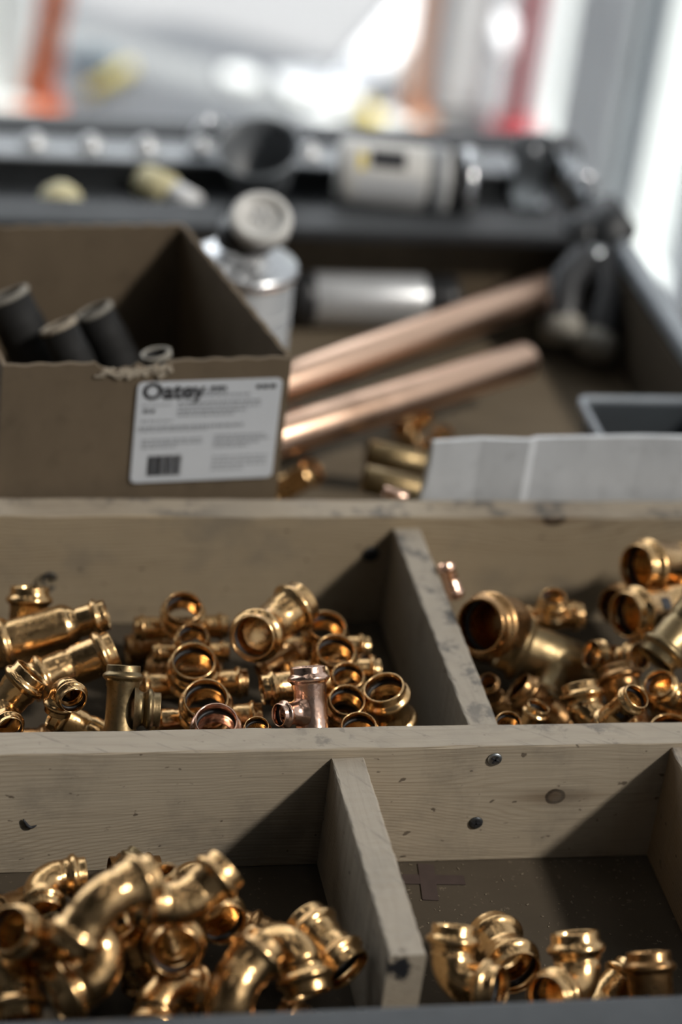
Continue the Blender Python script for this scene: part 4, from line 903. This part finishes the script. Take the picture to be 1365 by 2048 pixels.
# canister lying on its side
a, b = Vector((0.1527, 0.8004, 0.1120)), Vector((0.2762, 0.8331, 0.1120))
a.y = b.y = 0.846
cn = thing('canister', 'pale labelled canister with silver end lying on its side in the far tray', 'canister', ((a.x + b.x) / 2, 0.846, TZ), (0, 0, math.radians(-9)))
L = (b.x - a.x); R_ = 0.0325
def cs(name, prof, mat): return build(name, MB().lathe([(h - L / 2, r_) for h, r_ in prof], (0, 0, R_ * 1.06), (1, 0, 0), 44), mat, cn)
cs('body', [(0, 0), (0, R_ * .94), (0.003, R_), (0.012, R_ * 1.03), (0.018, R_), (L * .80, R_), (L * .82, R_ * .97)], 'pale_plastic')
cs('collar', [(L * .66, R_ * 1.005), (L * .67, R_ * 1.05), (L * .79, R_ * 1.05), (L * .80, R_ * 1.0)], 'can_label')
cs('dark_band', [(L * .80, R_ * .98), (L * .81, R_ * .92), (L * .93, R_ * .92), (L * .93, 0)], 'black_plastic')
cs('end_ring', [(L * .93, R_ * .80), (L * .93, R_ * 1.03), (L * .96, R_ * 1.06), (L, R_ * 1.03), (L * 1.005, R_ * .86), (L * .97, R_ * .82), (L * .97, 0)], 'steel')
def patch(name, h0, h1, a0, a1, mat):
    mb = MB(); rg_ = []
    A = Vector((1, 0, 0)); 
    v, f = [], []
    for i in range(9):
        an = a0 + (a1 - a0) * i / 8
        for h in (h0, h1):
            v.append(Vector((h - L / 2, -math.cos(an) * R_ * 1.006, R_ * 1.06 + math.sin(an) * R_ * 1.006)))
    for i in range(8): f.append((2 * i, 2 * i + 1, 2 * i + 3, 2 * i + 2))
    mb.add(v, f, True); return build(name, mb, mat, cn)
patch('dark_print', L * .22, L * .48, 0.65, 1.25, 'ink')
patch('yellow_print', L * .12, L * .19, 0.55, 1.10, 'yellow')
patch('grey_print', L * .10, L * .62, -0.25, 0.42, 'mid_grey')
# dark cup
cu_c = Vector((0.0901, 0.8658, 0.0750))
cu = thing('plastic_cup', 'dark grey round plastic cup tipped over in the far tray', 'cup', (0.088, 0.855, TZ))
ax = Vector((-0.22, -0.35, 0.90)).normalized()
build('shell', MB().lathe([(0.0, 0.0), (0.0, 0.022), (0.004, 0.025), (0.040, 0.0355), (0.046, 0.0375), (0.047, 0.036), (0.040, 0.0335), (0.006, 0.023), (0.005, 0.0)], (0, 0.012, 0.016), ax, 40), 'cup_grey', cu)
build('lip', MB().lathe([(0.044, 0.0368), (0.0465, 0.0385), (0.0485, 0.0372), (0.047, 0.0358)], (0, 0.012, 0.016), ax, 40, True), 'rim_pale', cu)
# pale knob and tube
kc = Vector((-0.0988, 0.8545, 0.0700))
kn = thing('plastic_stopper', 'pale yellow domed stopper at the left of the far tray', 'stopper', (kc.x, 0.825, TZ))
build('dome', MB().lathe([(0, 0.019), (0.008, 0.021), (0.020, 0.018), (0.028, 0.010), (0.030, 0)], (0, 0, 0.0), (0, -0.2, 1), 28), 'pale_yellow', kn)
build('collar', MB().lathe([(0.004, 0.0215), (0.006, 0.023), (0.010, 0.023), (0.012, 0.0212)], (0, 0, 0.0), (0, -0.2, 1), 28), 'pale_plastic', kn)
a, b = Vector((-0.0193, 0.8830, 0.0750)), Vector((0.0234, 0.8350, 0.0750))
tb = thing('glue_tube', 'pale yellow squeeze tube with white nozzle lying in the far tray', 'tube', (a.x, a.y, TZ))
d = (b - a); o_ = tb.location
build('body', MB().tube([a - o_, a + d * .05 - o_, a + d * .5 - o_, a + d * .58 - o_], [0.014, 0.016, 0.016, 0.009], 20), 'pale_yellow', tb)
build('nozzle', MB().tube([a + d * .58 - o_, a + d * .62 - o_, a + d - o_], [0.008, 0.012, 0.010], 20), 'white_paint', tb)
# bent wire clips on the far rim
for i, (px_, lb) in enumerate((((0.0493, 0.9471, 0.1000), 'left of two bent wire clips on the far black rim'), ((0.0961, 0.9444, 0.1000), 'right of two bent wire clips on the far black rim'))):
    p = Vector(px_); p.y = 0.966; p.z = 0.093
    mb = MB().tube([Vector((-0.018 + 0.0045 * q, -0.020 + 0.002 * q, 0.016 * math.sin(math.pi * q / 8))) for q in range(9)], 0.003, 10)
    o = build('wire_clip', mb, 'steel', None, p); tag(o, lb, 'clip', 'wire clips on the far rim')
# bracket added in place of a pale glint on the rim corner
p = Vector((0.3454, 0.8916, 0.0980))
bk = thing('glint_bracket', 'added metal bracket standing in for a glint at the far tray corner', 'bracket', (p.x, p.y, TZ))
build('upright_plate', MB().box((0, 0, 0.034), (0.030, 0.004, 0.066), 0.001), 'zinc', bk)
build('foot_plate', MB().box((0, -0.012, 0.002), (0.030, 0.028, 0.004), 0.001), 'zinc', bk)
build('bolt', MB().lathe([(0, 0.006), (0.004, 0.006), (0.005, 0.004), (0.005, 0)], (0, -0.002, 0.048), (0, -1, 0), 6), 'steel', bk)
# chrome hook added in place of a round glint on the right rim
p = Vector((0.3965, 0.8444, 0.0950))
hk = build('glint_hook', MB().tube([Vector((0, 0, -0.01)), Vector((0, 0, 0.006)), Vector((-0.004, 0, 0.012)), Vector((-0.012, 0, 0.014)), Vector((-0.018, 0, 0.010)), Vector((-0.019, 0, 0.002))], 0.0045, 12), 'steel', None, (0.393, p.y, 0.098))
tag(hk, 'added chrome hook standing in for a glint on the right cart rim', 'hook')

# ------------------------------------------------------------------ across the workshop floor
def post_(name, label, cat, a, top, r_, mat, seg=20):
    a, top = Vector(a), Vector(top)
    t = thing(name, label, cat, a)
    build('shaft', MB().tube([Vector((0, 0, 0.012)), top - a], r_, seg), mat, t)
    build('base_plate', MB().box((0, 0, 0.006), (r_ * 3.6, r_ * 3.6, 0.012), 0.002), mat, t)
    return t
a = Vector((0.0952, 3.1483, -0.7500)); b = Vector((0.1273, 3.2083, -0.5603)); post_('steel_post', 'orange leaning post at the far left beyond the cart', 'post', a, a + (b - a) * 3.2, 0.026, 'orange')
a = Vector((0.8269, 3.1660, -0.7500)); post_('steel_post', 'pale orange upright post behind the white bars', 'post', a, a + Vector((-0.02, 0.05, 2.2)), 0.021, 'pale_orange')
a = Vector((1.0165, 3.1236, -0.7500)); post_('steel_post', 'red upright post at the end of the glazed wall', 'post', a, a + Vector((0.0, 0, 2.6)), 0.026, 'red')
a = Vector((0.0510, 3.1016, -0.7500)); wp_ = thing('panel_column', 'pale grey ribbed panel standing at the far left edge', 'panel', a)
build('sheet', MB().box((-0.10, 0.08, 1.2), (0.25, 0.03, 2.4), 0.004), 'white_paint', wp_)
for k in range(4): build('rib', MB().box((-0.20 + k * 0.063, 0.058, 1.2), (0.014, 0.014, 2.4), 0.003), 'white_paint', wp_)
build('foot', MB().box((-0.10, 0.08, 0.01), (0.28, 0.14, 0.02), 0.003), 'white_paint', wp_)
def plank(label, a, b, w_, h_, mat='white_paint', name='white_plank'):
    a, b = Vector(a), Vector(b); d = b - a
    t = build(name, MB().box((0, 0, h_ / 2), (d.length, w_, h_), 0.004), mat, None, (a + b) / 2, (0, 0, math.atan2(d.y, d.x)))
    tag(t, label, 'plank', 'white planks on the workshop floor'); return t
plank('white plank on the floor slanting up to the right', (0.6744, 3.1915, -0.7500), (1.0465, 3.9511, -0.7500), 0.075, 0.03)
plank('added level white plank standing in for a blurred bright blob', (0.5809, 3.2970, -0.7500), (0.6929, 3.3150, -0.7500), 0.10, 0.02)  # added in place of a bright out-of-focus blob
plank('pale plank slanting down towards the red post', (1.1020, 4.0274, -0.7500), (1.1311, 3.5475, -0.7500), 0.060, 0.03)
for i, (q_, r_, lb) in enumerate((((0.5110, 3.3376, -0.7500), 0.036, 'added white disc for a blurred highlight, leftmost of the discs'), ((0.6416, 3.1522, -0.7500), 0.040, 'added white disc for a blurred highlight below the slanting plank'), ((0.7858, 3.1414, -0.7500), 0.038, 'added white disc for a blurred highlight near the pale orange post foot'), ((1.0210, 3.7150, -0.7500), 0.034, 'added white disc for a blurred highlight by the top of the pale orange post'))):
    t = thing('highlight_disc', lb, 'lid', q_, None, 'added highlight discs on the workshop floor')  # flat discs added in place of blurred highlights on the floor
    build('disc', MB().lathe([(0, 0), (0, r_), (0.012, r_), (0.014, r_ * .96), (0.012, r_ * .9), (0.012, 0)], (0, 0, 0), (0, 0, 1), 32), 'white_paint', t)
    build('disc_edge', MB().lathe([(0.002, r_), (0.003, r_ * 1.06), (0.007, r_ * 1.06), (0.008, r_)], (0, 0, 0), (0, 0, 1), 32), 'white_paint', t)
a, b = Vector((0.2001, 3.2078, -0.7500)), Vector((0.2894, 3.3443, -0.7500)); d = b - a
yt = thing('marker_rod', 'yellow rod lying on the floor near the orange post', 'rod', a)
build('shaft', MB().tube([Vector((0, 0, 0.013)), d + Vector((0, 0, 0.013))], 0.013, 14), 'yellow', yt)
build('tip', MB().tube([d + Vector((0, 0, 0.013)), d * 1.12 + Vector((0, 0, 0.013))], [0.011, 0.003], 14), 'pale_yellow', yt)
a = Vector((0.2192, 3.3903, -0.7500)); rg = random.Random(2)
mb = MB(); 
mb.rings([[Vector((0.05 * k_ * (1 + 0.18 * math.sin(3 * t_)) * math.cos(t_), 0.035 * k_ * (1 + .12 * math.cos(5 * t_)) * math.sin(t_), z_ + 0.004 * math.sin(4 * t_))) for t_ in [2 * math.pi * j / 30 for j in range(30)]] for k_, z_ in ((1, 0.004), (1.02, 0.012), (0.8, 0.022), (0.4, 0.028), (0.05, 0.030))], False, True, True)
tag(build('cleaning_rag', mb, 'blue_grey', None, a), 'crumpled blue grey rag on the floor beside the yellow rod', 'rag')
a = Vector((0.7242, 3.0949, -0.7500)); tag(build('yellow_wedge', MB().box((0, 0, 0.02), (0.035, 0.03, 0.04), 0.006).box((0, 0.012, 0.046), (0.02, 0.01, 0.014), 0.003), 'yellow', None, a), 'small yellow block on the floor beside the white disc', 'block')
a = Vector((0.9168, 3.1546, -0.7500))
gc = thing('grey_cabinet', 'grey sheet metal cabinet end between the pale orange and red posts', 'cabinet', a)
build('body', MB().box((0, 0.07, 0.30), (0.105, 0.12, 0.58), 0.006), 'mid_grey', gc)
build('plinth', MB().box((0, 0.07, 0.005), (0.095, 0.11, 0.012), 0.002), 'black_metal', gc)
build('panel', MB().box((0.0, 0.007, 0.30), (0.085, 0.008, 0.52), 0.003), 'mid_grey', gc)
